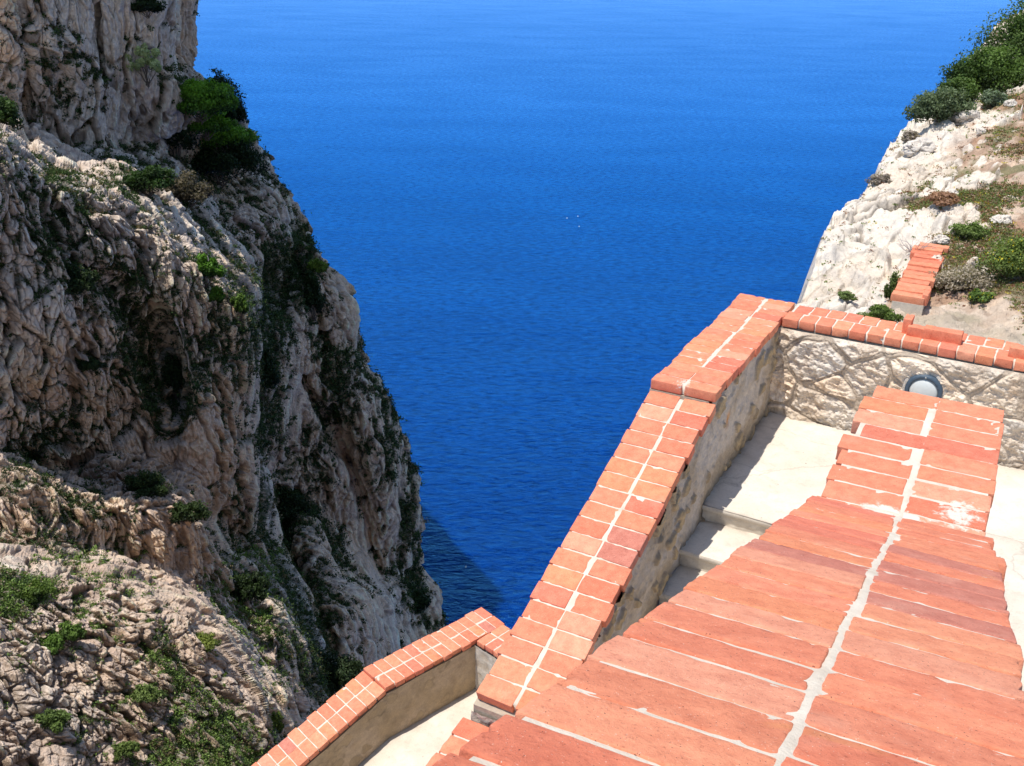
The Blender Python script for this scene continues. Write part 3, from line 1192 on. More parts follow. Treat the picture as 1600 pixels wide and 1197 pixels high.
def left_cliff():
    nV, nU = 1250, 820
    v1 = np.concatenate([np.linspace(-460, -40, 120), np.linspace(-39, 1240, 1450), np.linspace(1245, 1400, 50)])
    t1 = np.concatenate([-np.linspace(1, 0.02, 40)[:], np.linspace(0, 1, 780)])
    VV, TT = np.meshgrid(v1, t1, indexing='ij')
    us = poly_interp_u(SIL, VV)
    vq = np.stack([v1, 0 * v1, 0 * v1], 1)
    us = us + ((5 * vnoise(vq * .045, 3) + 3 * vnoise(vq * .13, 4)) * sstep(110, 140, v1))[:, None]
    Tp = np.maximum(TT, 0)
    # dense in frame, coarse to the left of it
    inner = np.minimum(Tp / .86, 1)
    outer = np.maximum(Tp - .86, 0) / .14
    U = us + inner * (-10 - us) + outer * -560
    Y, sa, sc, sd, ds = cliff_Y(U, VV)
    rr = ray(U.ravel(), VV.ravel()).reshape(U.shape + (3,))
    P = CAMLOC + rr * (Y / rr[..., 1])[..., None]
    back = np.maximum(-TT, 0)[..., None]
    # turn the far side away from the viewer
    P = P + back * np.array([-55.0, 60.0, 0]) + np.sin(back * pi) * np.array([0, 12.0, 0])
    shape = P.shape
    # large normals
    du = np.gradient(P, axis=1)
    dv = np.gradient(P, axis=0)
    nrm = np.cross(du, dv)
    nrm /= np.maximum(np.linalg.norm(nrm, axis=-1, keepdims=True), 1e-9)
    view = P - CAMLOC
    flip = (nrm * view).sum(-1) > 0
    fl = flip & (TT > .01)
    if fl.mean() > .5:
        nrm = -nrm
    def blur(a, r):
        for ax in (0, 1):
            c = np.cumsum(np.pad(a, [(r + 1, r) if i == ax else (0, 0) for i in (0, 1)], mode='edge'), axis=ax)
            sl1 = [slice(None)] * 2
            sl2 = [slice(None)] * 2
            sl1[ax] = slice(2 * r + 1, None)
            sl2[ax] = slice(0, -2 * r - 1)
            a = (c[tuple(sl1)] - c[tuple(sl2)]) / (2 * r + 1)
        return a

    # soften normals so the displacement does not tear
    Pf = P.reshape(-1, 3)
    nf = nrm.reshape(-1, 3).copy()
    nf = np.stack([blur(nf.reshape(shape)[..., k], 10) for k in range(3)], -1).reshape(-1, 3)
    tv = -(Pf - CAMLOC)
    tv[:, 2] *= .4
    tv /= np.linalg.norm(tv, axis=1, keepdims=True)
    nf = nf + .9 * tv
    nf /= np.linalg.norm(nf, axis=1, keepdims=True)
    Yf = Y.ravel()
    gu = np.linalg.norm(np.gradient(P, axis=1), axis=-1)
    gv = np.linalg.norm(np.gradient(P, axis=0), axis=-1)
    sp = np.maximum(gu, gv).ravel()
    wf = np.clip(.11 / sp, 0, 1) ** 1.6          # fade the fine relief where the sheet is stretched
    wm = np.clip(.28 / sp, 0, 1) ** 1.3
    q = Pf.copy()
    warp = np.stack([fbm(q * .18, 3, 1), fbm(q * .18, 3, 2), fbm(q * .18, 3, 3)], 1)
    q = q + warp * 1.3
    warp2 = np.stack([fbm(q * .9, 3, 5), fbm(q * .9, 3, 6), fbm(q * .9, 3, 7)], 1)
    qw = q + warp2 * .20
    tz = qw[:, 2] + .35 * qw[:, 0]
    qa = np.stack([qw[:, 0], qw[:, 1], tz], 1)
    big = fbm(qa * np.array([.13, .13, .07]), 4, 11)
    low = sstep(-.3, .3, fbm(q * .045, 2, 71) + .4 * np.where(sc.ravel() < 0, 1, -.35) + .25 * sstep(300, 60, U.ravel()))
    uf0, vf0 = U.ravel(), VV.ravel()
    smooth_zone = (np.exp(-(((uf0 - 320) / 75) ** 2 + ((vf0 - 700) / 120) ** 2)) + np.exp(-(((uf0 - 400) / 40) ** 2 + ((vf0 - 380) / 70) ** 2))
                   + np.exp(-(((uf0 - 545) / 60) ** 2 + ((vf0 - 620) / 170) ** 2)) + np.exp(-(((uf0 - 585) / 40) ** 2 + ((vf0 - 950) / 80) ** 2))
                   + .8 * np.exp(-(((uf0 - 200) / 120) ** 2 + ((vf0 - 90) / 120) ** 2)))
    low = np.where(sd.ravel() < 0, low, low * .72)
    low = low * (1 - .65 * np.clip(smooth_zone, 0, 1))
    f1, f2, c1, p1 = facets(qa * np.array([.36, .36, .17]), 5)
    g1, g2, c2, p2 = facets(qa * np.array([1.15, 1.15, .40]), 6)
    k1, k2, kc, p3 = facets(qa * np.array([3.3, 3.3, 1.3]), 9)
    crack1 = sstep(.10, .0, f2 - f1)
    crack2 = sstep(.12, .0, g2 - g1) * (.3 + .7 * low)
    crack3 = sstep(.14, .0, k2 - k1) * low
    flute = ridged(np.stack([qw[:, 0] * .8, qw[:, 1] * .8, qw[:, 2] * .11], 1), 4, 21)
    fine = fbm(q * np.array([2.4, 2.4, 1.5]), 4, 31)
    pock = sstep(.35, .6, vnoise(q * np.array([1.6, 1.6, .9]), 43)) * sstep(-.1, .3, vnoise(q * .25, 44))
    bl = lambda a, r: blur(a.reshape(shape[:2]), r).ravel()
    disp = 2.0 * big + bl(.85 * (c1 - .5) + .9 * p1 - .5 * crack1, 2)
    disp += wm * bl((.35 + .65 * low) * (.50 * (c2 - .5) + .75 * p2) - .32 * crack2, 1) + wm * .55 * flute * np.where(sd.ravel() < 0, .12, 1.0) * (1 - .5 * low)
    disp += wf * ((.08 + .24 * low) * (.6 * (kc - .5) + .8 * p3) - .14 * crack3 + .30 * fine - .35 * pock)
    led = vnoise(np.stack([q[:, 0] * .05, q[:, 1] * .05, (q[:, 2] + .25 * q[:, 0]) * .16], 1), 91)
    disp += .8 * led
    amp = np.where(sd.ravel() < 0, .72, 1.0) * np.where(sc.ravel() < 0, .85, 1.0)
    disp *= amp * .85
    rough = low
    Pd = Pf + nf * disp[:, None]
    # actual normals for colour
    G = Pd.reshape(shape)
    du = np.gradient(G, axis=1)
    dv = np.gradient(G, axis=0)
    n2 = np.cross(du, dv)
    n2 /= np.maximum(np.linalg.norm(n2, axis=-1, keepdims=True), 1e-9)
    if ((n2 * view).sum(-1) > 0).mean() > .5:
        n2 = -n2
    n2 = n2.reshape(-1, 3)
    up = n2[:, 2]
    # cavity
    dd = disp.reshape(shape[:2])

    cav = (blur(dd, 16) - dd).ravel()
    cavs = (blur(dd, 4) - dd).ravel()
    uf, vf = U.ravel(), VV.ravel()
    grey = np.array((.74, .61, .49))
    tan_ = np.array((.80, .56, .37))
    pink = np.array((.77, .58, .45))
    orange = np.array((.66, .38, .19))
    m1 = sstep(-.25, .35, fbm(q * .07, 4, 51) + .25 * np.clip(-(vf - 250) / 250, -1, 1) * -1)[:, None]
    m2 = sstep(-.1, .45, fbm(q * .3, 4, 52))[:, None]
    c = grey * (1 - m1) + tan_ * m1
    c = c * (1 - .5 * m2) + pink * .5 * m2
    st = fbm(q * np.array([.9, .9, .12]), 4, 55)          # vertical streaks
    c = c * (1 + .22 * st)[:, None]
    oz = np.exp(-(((uf - 330) / 110) ** 2 + ((vf - 760) / 130) ** 2)) * .6 + np.exp(-(((uf - 180) / 130) ** 2 + ((vf - 650) / 150) ** 2)) * .35
    oz += .8 * sstep(262, 275, uf) * sstep(120, 90, vf)
    oz += .5 * np.exp(-((uf - 32) / 14) ** 2) * sstep(260, 200, vf)
    oz += .35 * np.exp(-(((uf - 150) / 160) ** 2 + ((vf - 60) / 150) ** 2)) * sstep(0, .4, fbm(q * .2, 3, 8))
    oz += .3 * np.exp(-(((uf - 395) / 50) ** 2 + ((vf - 400) / 60) ** 2))
    oz = np.clip(oz * (.7 + .6 * fbm(q * .4, 3, 58)), 0, 1)[:, None]
    c = c * (1 - oz) + orange * oz * np.where(oz > 0, 1, 1)
    # pale crests, dark cracks
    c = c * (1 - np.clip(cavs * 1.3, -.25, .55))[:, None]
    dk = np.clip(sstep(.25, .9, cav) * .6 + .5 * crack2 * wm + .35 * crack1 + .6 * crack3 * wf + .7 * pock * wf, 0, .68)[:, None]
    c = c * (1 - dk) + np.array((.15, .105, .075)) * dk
    cave = np.exp(-(((uf - 180) / 75) ** 2 + ((vf - 742) / 22) ** 2))[:, None] * .8
    c = c * (1 - cave) + np.array((.17, .10, .06)) * cave
    # moss and scrub stain where plants grow
    pat = fbm(q * .16, 4, 61)
    veg_px = (1.1 * np.exp(-(seg_dist(uf, vf, [(455, 380), (425, 470), (420, 560), (412, 690)])[0] / 26) ** 2)
              + .9 * np.exp(-(seg_dist(uf, vf, [(80, 300), (120, 400), (200, 440), (240, 560), (270, 640)])[0] / 48) ** 2)
              + .9 * np.exp(-(seg_dist(uf, vf, [(430, 780), (440, 860), (480, 960), (490, 1060)])[0] / 34) ** 2)
              + .1 * np.exp(-(seg_dist(uf, vf, [(30, 770), (150, 800), (250, 830), (330, 900), (400, 990)])[0] / 30) ** 2)
              + .8 * np.exp(-(seg_dist(uf, vf, [(480, 420), (500, 520), (530, 640)])[0] / 22) ** 2)
              + .7 * np.exp(-(seg_dist(uf, vf, [(600, 600), (640, 720), (650, 960), (690, 990)])[0] / 24) ** 2)
              + .4 * np.exp(-(seg_dist(uf, vf, [(60, 10), (100, 150), (170, 200), (200, 260)])[0] / 45) ** 2))
    grow = .42 * pat + .28 * np.clip(cav, -1, 1.4) + .30 * np.clip(up, -.6, .8) + .42 * veg_px + .30 * crack2 - .07
    grow = grow - .5 * (oz[:, 0] > .5) * (veg_px < .5)
    sunny = sstep(860, 960, vf) * sstep(430, 330, uf)
    grow = grow - .16 * sunny * (pat < .25)
    grow = grow - .22 * np.exp(-(((uf - 90) / 130) ** 2 + ((vf - 790) / 45) ** 2))
    face = sstep(300, 200, vf) * sstep(275, 200, uf)
    grow = grow - .17 * face * (1 + .0 * pat)
    gm = sstep(.05, .28, grow + .12 * fbm(q * 1.8, 3, 63))[:, None]
    green = np.array((.045, .062, .022)) * (1 + .4 * fbm(q * 1.1, 2, 64))[:, None]
    c = c * (1 - .85 * gm) + green * .85 * gm
    soil = sstep(.55, .85, up)[:, None] * sstep(-.1, .3, fbm(q * .5, 3, 67))[:, None] * .55
    c = c * (1 - soil) + np.array((.50, .30, .19)) * soil
    # paler on upward-facing rock
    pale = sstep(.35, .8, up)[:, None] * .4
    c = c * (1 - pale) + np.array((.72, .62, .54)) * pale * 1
    c = np.clip(c, .008, .8)
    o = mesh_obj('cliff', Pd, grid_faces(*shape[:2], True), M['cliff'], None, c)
    structure(o, 'tall fissured limestone cliff dropping to the sea on the left')
    CL.update(P=G, n=n2.reshape(shape), U=U, V=VV, grow=grow.reshape(shape[:2]), up=up.reshape(shape[:2]), Y=Y, T=TT, v1=v1)
    print('cliff', round(time.time() - T0, 1))


def cliff_at(u, v):
    """surface point of the cliff mesh under a photo point"""
    i = int(np.argmin(np.abs(CL['v1'] - v)))
    row = CL['U'][i]
    j = int(np.argmin(np.abs(row - u) + 1e3 * (CL['T'][i] < 0)))
    return CL['P'][i, j], CL['n'][i, j]


# ------------------------------------------------------------------ plants
def leaves(centers, nrm, size, cols, rng, aspect=2.0):
    """one kite-shaped leaf per centre -> verts, faces, colours"""
    n = len(centers)
    a = rng.normal(0, 1, (n, 3)) + nrm
    a /= np.linalg.norm(a, axis=1, keepdims=True)
    b = np.cross(a, rng.normal(0, 1, (n, 3)))
    b /= np.maximum(np.linalg.norm(b, axis=1, keepdims=True), 1e-6)
    c = np.cross(a, b)
    s = size * rng.uniform(.6, 1.35, n)[:, None]
    b = b * s * aspect * .5
    c = c * s * .5
    V = np.stack([centers - b, centers - c * 1.0 + b * .1, centers + b, centers + c * 1.0 + b * .1], 1).reshape(-1, 3)
    Fc = np.arange(n * 4).reshape(n, 4)
    return V, Fc, np.repeat(cols, 4, 0)


def bush_points(rng, radii, n, clumps, spread=.28, shell=.55):
    d = rng.normal(0, 1, (clumps, 3))
    d /= np.linalg.norm(d, axis=1, keepdims=True)
    d[:, 2] = np.abs(d[:, 2]) * 1.0 - .15
    r = rng.uniform(shell, 1.0, clumps)[:, None]
    cc = d * r
    w = rng.uniform(.4, 1.6, clumps)
    idx = rng.choice(clumps, n, p=w / w.sum())
    loc = rng.normal(0, 1, (n, 3))
    loc /= np.linalg.norm(loc, axis=1, keepdims=True)
    loc *= (rng.uniform(0, 1, n) ** .45)[:, None] * spread * rng.uniform(.6, 1.25, clumps)[idx][:, None]
    p = cc[idx] + loc
    return p * np.array(radii), cc * np.array(radii), idx, loc / spread


def tube(acc, pts, radii, n=5, col=(1, 1, 1)):
    pts = np.asarray(pts, float)
    V = []
    for i in range(len(pts)):
        t = pts[min(i + 1, len(pts) - 1)] - pts[max(i - 1, 0)]
        t /= max(np.linalg.norm(t), 1e-9)
        a = np.cross(t, [0.3, .5, .81])
        a /= np.linalg.norm(a)
        b = np.cross(t, a)
        for k in range(n):
            an = 2 * pi * k / n
            V.append(pts[i] + (a * cos(an) + b * sin(an)) * radii[i])
    i = np.arange(len(pts) * n).reshape(len(pts), n)
    f = np.stack([i[:-1], np.roll(i[:-1], -1, 1), np.roll(i[1:], -1, 1), i[1:]], -1).reshape(-1, 4)
    acc.add(np.array(V), f, col)


def bush(name, label, cat, base, radii, n, size, light, dark, seed, clumps=26, lean=(0, 0, 0), group=None, up=.55, spread=.3, flowers=None,
         shell=.5, stem_r=.03, bare=0):
    rng = np.random.default_rng(seed)
    t = thing(name, label, cat, tuple(base), group)
    p, cc, idx, loc = bush_points(rng, radii, n, clumps, spread, shell)
    off = np.array([0, 0, radii[2] * up]) + np.array(lean)
    hgt = p[:, 2] / radii[2]
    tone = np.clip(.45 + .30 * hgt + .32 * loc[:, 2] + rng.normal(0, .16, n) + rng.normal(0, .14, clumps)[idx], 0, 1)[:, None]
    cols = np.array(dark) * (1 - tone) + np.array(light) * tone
    if flowers is not None:
        m = (rng.random(n) < flowers[0]) & (tone[:, 0] > .5)
        cols[m] = flowers[1]
    cen = np.asarray(base) + off + p
    outd = loc * .8 + p / np.array(radii) * .5
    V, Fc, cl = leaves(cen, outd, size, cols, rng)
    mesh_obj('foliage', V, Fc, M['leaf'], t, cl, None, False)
    a = Acc()
    for k in range(min(clumps, 14) + bare):
        e = np.asarray(base) + off + cc[k % clumps] * (rng.uniform(.8, 1.0) if k < 14 else rng.uniform(1.1, 1.35))
        b0 = np.asarray(base) + rng.normal(0, .05, 3) * radii[0]
        m = (b0 + e) / 2 + rng.normal(0, .10, 3) * radii[0]
        tube(a, [b0, (b0 * .6 + m * .4), m, (m + e) / 2 + rng.normal(0, .04, 3) * radii[0], e], np.array([1, .8, .6, .4, .2]) * stem_r, 5, (.13, .09, .06))
    a.build('stems', M['bark'], t)
    return t


def left_plants():
    G1, G1d = (.11, .22, .018), (.012, .028, .008)
    G2, G2d = (.035, .06, .015), (.008, .014, .006)
    S = [  # name, label, u, v, half width px, half height px, n, light, dark, leafpx
        ('juniper_bush', 'bright green juniper spilling down the sunny saddle of the left cliff', 304, 160, 44, 30, 12000, (.17, .34, .02), G1d),
        ('juniper_bush', 'bright green spreading juniper just below the one on the left cliff saddle', 340, 218, 50, 26, 10000, (.17, .34, .02), G1d),
        ('juniper_bush', 'bright green juniper wedged between the two larger ones on the left cliff saddle', 318, 192, 36, 22, 7000, (.15, .31, .02), G1d),
        ('scrub_bush', 'nearly black bush on the skyline right of the bright junipers', 360, 176, 28, 44, 8000, G2, G2d),
        ('scrub_bush', 'long dark bush under the bright junipers, at the edge of the ledge', 348, 256, 62, 36, 10000, G2, G2d),
        ('scrub_bush', 'dark bush left of the bright junipers in the corner of the rock', 276, 218, 32, 60, 8000, G2, G2d),
        ('scrub_bush', 'rounded dark green bush at the left end of the saddle ledge', 236, 288, 34, 22, 4500, (.05, .10, .02), G2d),
        ('dry_bush', 'greyish brown bush hanging below the saddle over deep shadow', 285, 308, 40, 30, 5000, (.16, .13, .08), (.025, .018, .012)),
        ('pale_shrub', 'tall pale yellowish shrub growing out of the upper cliff face', 224, 108, 26, 30, 2400, (.55, .58, .28), (.20, .24, .10)),
        ('green_bush', 'vivid green bush on the sunny ledge in the middle of the left cliff', 328, 424, 20, 24, 4200, (.10, .23, .015), G1d),
        ('green_bush', 'smaller vivid green bush directly below the one on the sunny ledge', 342, 468, 14, 16, 2600, (.13, .24, .02), G1d),
        ('green_bush', 'narrow green plant at the lower right end of the sunny ledge', 372, 482, 11, 20, 1800, (.12, .20, .03), G1d),
        ('green_bush', 'lime green tuft near the skyline halfway down the left cliff', 496, 418, 12, 14, 1600, (.20, .28, .03), G1d),
        ('scrub_bush', 'dark hollow bush above the tan overhang of the left cliff', 120, 448, 34, 30, 3800, G2, G2d),
        ('scrub_bush', 'dark bush on the brow under the cave overhang', 232, 756, 34, 24, 4200, (.05, .08, .02), G2d),
        ('scrub_bush', 'dark bush on the sloping brow between the cave and the gully', 292, 802, 26, 18, 3200, (.05, .08, .02), G2d),
        ('scrub_bush', 'dense black-green bush filling the gully beside the lower pillars', 448, 800, 30, 36, 4500, G2, G2d),
        ('scrub_bush', 'dark bush in the gully left of the tall tan pillars', 398, 920, 26, 26, 3600, G2, G2d),
        ('scrub_bush', 'large dark bush just above the low brick parapet', 516, 1058, 38, 36, 5200, (.045, .07, .025), G2d),
        ('scrub_bush', 'dark bush at the foot of the cliff beside the small sea stack', 648, 940, 18, 22, 2200, G2, G2d),
        ('green_bush', 'sunlit green bush on the rocky slope at the bottom left, below the bare earth', 92, 1002, 22, 16, 3000, (.16, .26, .05), (.02, .04, .01)),
        ('green_bush', 'leafy green plant right of the bare earth on the bottom left slope', 120, 992, 20, 20, 2600, (.14, .22, .04), (.02, .04, .01)),
        ('green_bush', 'round yellow-green tussock among pale boulders at the bottom left', 232, 1088, 20, 16, 2800, (.22, .29, .08), (.04, .06, .02)),
        ('green_bush', 'green plant growing near the left edge on the bare earth bank', 62, 918, 26, 12, 2600, (.15, .22, .04), (.02, .04, .01)),
        ('green_bush', 'low green bush at the bottom edge of the rocky slope', 198, 1174, 18, 14, 2000, (.18, .24, .06), (.02, .04, .01)),
        ('green_bush', 'green bush on the bottom left slope with its lower side in shade', 88, 1128, 22, 22, 2600, (.14, .20, .05), (.02, .04, .01)),
        ('green_bush', 'sunlit yellowish plant in the dark gully next to the low brick parapet', 438, 1128, 14, 22, 1800, (.22, .28, .05), (.02, .04, .01)),
        ('green_bush', 'flowering yellow-green plants along the crest of the bottom left ridge', 318, 1002, 26, 12, 2400, (.26, .30, .06), (.03, .05, .02)),
        ('scrub_bush', 'small dark bush on the tan wall in the middle of the left cliff', 142, 574, 20, 12, 1800, G2, G2d),
        ('scrub_bush', 'dark scrub in the narrow cleft below the sunny ledge', 274, 600, 14, 34, 2600, G2, G2d),
        ('scrub_bush', 'dark scrub in the long cleft right of the sunny ledge', 420, 590, 22, 48, 4200, G2, G2d),
        ('scrub_bush', 'dark scrub in the cleft near the skyline at mid height', 484, 470, 16, 36, 2800, G2, G2d),
        ('scrub_bush', 'dark scrub at the left edge below the upper cliff face', 10, 200, 18, 30, 2000, (.08, .14, .03), G2d),
        ('scrub_bush', 'dark scrub in the rock above the pale cliff shrub', 92, 82, 18, 22, 1600, G2, G2d),
        ('scrub_bush', 'dark tuft at the very top of the left cliff', 222, 10, 20, 16, 1800, G2, G2d),
    ]
    for k, (nm, lab, u, v, hw, hh, n, li, da) in enumerate(S):
        p, nn = cliff_at(u, v + hh * .5)
        dist = np.dot(p - CAMLOC, FW)
        m = dist / F_PX
        rx, rz = hw * m * 1.25, hh * m * 1.25
        size = max(2.3 * m, .06)
        tow = CAMLOC - p
        base = p - np.array([0, 0, .3 * rz]) + nn * .1 + tow / np.linalg.norm(tow) * rx * .35
        bush(nm, lab, 'bush', base, (rx, rx * .7, rz), int(n * 1.5), size, li, da, 300 + k, clumps=46 if n > 3000 else 26, spread=.32 if 'pale' not in nm else .17,
             shell=.35, stem_r=.02 * rx, up=.75, bare=6 if 'pale' in nm or 'dry' in nm else 0)
    # scrub too small to count
    rng = np.random.default_rng(5)
    g = CL['grow'] + rng.normal(0, .06, CL['grow'].shape)
    ok = (CL['T'] > .0) & (CL['V'] > -60) & (CL['V'] < 1230) & (CL['U'] > -40) & (g > .12)
    I = np.argwhere(ok)
    w = np.clip(g[ok] - .08, 0, .4)
    pick = I[rng.choice(len(I), 15000, p=w / w.sum())]
    cs, cc, sz, nn = [], [], [], []
    for i, j in pick:
        p = CL['P'][i, j]
        n_ = CL['n'][i, j]
        m = np.dot(p - CAMLOC, FW) / F_PX
        R = rng.uniform(2.5, 8) * m
        k = 26
        d = rng.normal(0, 1, (k, 3)) * np.array([1, 1, .7]) * R * .55
        lit = CL['up'][i, j]
        sun = CL['V'][i, j] > 860 and CL['U'][i, j] < 430
        base = np.array((.13, .19, .045)) if (sun and rng.random() < .7) else np.array((.035, .058, .016)) * rng.uniform(.6, 1.6)
        if rng.random() < .12:
            base = np.array((.17, .13, .07))
        cs.append(p + n_ * R * .3 + np.array([0, 0, R * .2]) + d)
        cc.append(np.clip(base * (1 + .5 * d[:, 2:3] / R + rng.normal(0, .25, (k, 1))), .004, 1))
        sz.append(np.full(k, 1.9 * m))
    cs, cc, sz = np.concatenate(cs), np.concatenate(cc), np.concatenate(sz)
    V, Fc, cl = leaves(cs, np.array([0, 0, .4]), sz, cc, rng) if False else leaves_s(cs, sz, cc, rng)
    o = mesh_obj('cliff_scrub', V, Fc, M['leaf'], None, cl, None, False)
    tag(o, 'small dark tufts of scrub growing in the cracks of the left cliff', 'scrub', None, 'stuff')


def leaves_s(cs, sz, cc, rng):
    return leaves(cs, np.array([0, 0, .4]), 1.0 * sz.reshape(-1), cc, rng) if False else _leaves_arr(cs, sz, cc, rng)


def _leaves_arr(centers, size, cols, rng, nb=(0, 0, .4), aspect=2.0):
    n = len(centers)
    a = rng.normal(0, 1, (n, 3)) + np.array(nb)
    a /= np.linalg.norm(a, axis=1, keepdims=True)
    b = np.cross(a, rng.normal(0, 1, (n, 3)))
    b /= np.maximum(np.linalg.norm(b, axis=1, keepdims=True), 1e-6)
    c = np.cross(a, b)
    s = (size * rng.uniform(.6, 1.35, n))[:, None]
    b = b * s * aspect * .5
    c = c * s * .5
    V = np.stack([centers - b, centers - c, centers + b, centers + c], 1).reshape(-1, 3)
    return V, np.arange(n * 4).reshape(n, 4), np.repeat(cols, 4, 0)


# ------------------------------------------------------------------ right headland
R0 = C0 + BM * .5      # rear line of the stone wall
# edge of the drop, in (along wall e, behind wall m), read off the skyline
ground0 = lambda m: .80 + .13 * m


def em(P):
    q = P - R0
    return q @ BW, q @ BM


def solve_ground(u, v, off=0.0):
    d = ray(u, v)
    lo, hi = 5.0, 120.0
    for w in np.linspace(9, 90, 1600):
        p = CAMLOC + d * w
        m = (p - R0) @ BM
        if p[2] < ground0(m) + off:
            return p
    return CAMLOC + d * 60


RT_ = {}


def right_ground():
    skyl = [(1252, 478), (1268, 440), (1290, 372), (1318, 325), (1350, 290), (1385, 235), (1420, 190), (1440, 172), (1500, 110), (1560, 45), (1610, 0), (1660, -30)]
    pts = [em(solve_ground(u, v, -.45)) for u, v in skyl]
    ms = np.array([p[1] for p in pts])
    es = np.array([p[0] for p in pts])
    order = np.argsort(ms)
    ms, es = ms[order], es[order]
    print('edge', [(round(float(a), 1), round(float(b), 1)) for a, b in zip(es, ms)])
    RT_['ms'], RT_['es'] = ms, es
    nE, nM = 900, 760
    mm = np.concatenate([np.linspace(-.02, 12, 520), np.linspace(12.05, 46, 240)])
    ee_rel = np.concatenate([-np.linspace(1, 0, 160)[:-1] ** 2.2 * 60, np.linspace(0, 9, 620), 9 + np.linspace(.02, 1, 121) ** 1.5 * 40])
    MM, RR = np.meshgrid(mm, ee_rel, indexing='ij')
    edge = np.interp(MM, ms, es)
    E = edge + RR
    shp = MM.shape
    m, e, r = MM.ravel(), E.ravel(), RR.ravel()
    q = np.stack([e, m, np.zeros_like(e)], 1)
    g = ground0(m) + .03 * np.maximum(e - 2, 0)
    g = g + .30 * fbm(q * .35, 3, 3) * sstep(0, 2, m)
    # shelving rock towards the edge, then the drop
    lip = np.maximum(2.2 - r, 0)
    g = g - .14 * lip ** 1.5 * sstep(.0, 1.5, m)
    drop = np.maximum(-r, 0)
    g = g - (4.5 * drop + .02 * drop ** 2)
    g = np.maximum(g, -86)
    # pale rock zone mask, wider near the edge
    n1 = fbm(q * .9, 4, 9)
    rockm = sstep(.15, -.15, r - 1.25 - .9 * n1 + .02 * m)
    patch = sstep(.16, .30, fbm(q * 1.1 + 5, 4, 19))
    rockm = np.maximum(rockm, patch * sstep(1.0, 2.5, m))
    # plates and cracks
    s1, s2, sc, sp1 = facets(np.stack([e * 1.25 - .55 * m, m * .55 + .5 * e, e * .1], 1) + .35 * n1[:, None], 4)
    t1, t2, tc, sp2 = facets(np.stack([e * 3.2, m * 2.4, e * .1], 1) + .3 * n1[:, None], 14)
    rg = ridged(np.stack([e * 2.2 + 1.6 * m, m * 1.3 - e, e * 0], 1), 4, 24)
    fine = fbm(q * 9, 4, 33)
    ck1 = sstep(.06, 0, s2 - s1) * sstep(-.3, .2, fbm(q * 1.3, 3, 29))
    ck2 = sstep(.07, 0, t2 - t1)
    relief = rockm * (.09 * (sc - .35) + .15 * sp1 + .10 * rg - .13 * ck1 + .035 * (tc - .4) + .06 * sp2 - .03 * ck2 * (sc > .5) + .035 * fine + .012 * fbm(q * 26, 3, 35))
    relief = relief + (1 - rockm) * (.06 * fine + .06 * fbm(q * 3, 3, 31) + .30 * np.clip(.35 - t1, 0, 1) * (tc > .5) + .02 * fbm(q * 22, 3, 36))
    nearw = sstep(0, .5, m)
    z = g + relief * (.15 + .85 * nearw)
    P = R0 + e[:, None] * BW + m[:, None] * BM
    P[:, 2] = z
    far = sstep(1, 12, drop)
    P = P + (far * 2.5)[:, None] * np.stack([fbm(P * .12, 4, 5), fbm(P * .12, 4, 6), 0 * e], 1)
    # colours
    white = np.array((.80, .71, .60))
    cream = np.array((.74, .60, .45))
    sand = np.array((.64, .50, .38))
    dirt = np.array((.42, .26, .17))
    olive = np.array((.17, .16, .07))
    k = sstep(-.2, .4, fbm(q * 1.6, 4, 44))[:, None]
    rock = white * (1 - .5 * k) + cream * .5 * k
    rock = rock * (1 - .75 * (ck1 * .8 + ck2 * .35 * (sc > .3)))[:, None]
    g1 = sstep(-.25, .3, fbm(q * 1.9, 4, 45))[:, None]
    soil = sand * (1 - g1) + dirt * g1
    g2 = sstep(.0, .35, fbm(q * 2.6, 4, 46))[:, None]
    soil = soil * (1 - .8 * g2) + olive * .8 * g2
    peb = ((t1 < .26) & (tc > .55)).astype(float)[:, None]
    soil = soil * (1 - peb) + white * peb
    u1, u2, uc = worley(q * np.array([7.5, 7.5, 1]), 8)
    peb2 = ((u1 < .30) & (uc > .62)).astype(float)[:, None] * .8
    soil = soil * (1 - peb2) + np.array((.74, .64, .53)) * peb2
    g3 = sstep(.1, .4, fbm(q * 5.5, 4, 48))[:, None] * .5
    soil = soil * (1 - g3) + np.array((.26, .14, .085)) * g3
    near_s = (sstep(1.6, .4, m) * .8)[:, None]
    soil = soil * (1 - near_s) + np.array((.60, .50, .39)) * near_s
    c = rock * rockm[:, None] + soil * (1 - rockm[:, None])
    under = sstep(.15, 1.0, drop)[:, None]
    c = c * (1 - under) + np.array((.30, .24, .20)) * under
    o = mesh_obj('headland_ground', P, grid_faces(*shp, False), M['rock'], None, np.clip(c, .01, .8))
    structure(o, 'sunlit pale limestone and sandy ground behind the stone wall')
    RT_.update(P=P.reshape(shp + (3,)), rock=rockm.reshape(shp), r=RR, m=MM)
    # bring in a screen-free lookup: nearest vertex along a view ray
    vis = P[(r > -.3) & (e < 30)]
    RT_['vis'] = vis
    print('right', round(time.time() - T0, 1))


def right_at(u, v):
    d = ray(u, v)
    d = d / np.linalg.norm(d)
    q = RT_['vis'] - CAMLOC
    t = q @ d
    dist = np.linalg.norm(q - t[:, None] * d, axis=1)
    ok = dist < .09
    if not ok.any():
        return RT_['vis'][np.argmin(dist / np.maximum(t, 1))]
    i = np.where(ok)[0]
    return RT_['vis'][i[np.argmin(t[i])]]


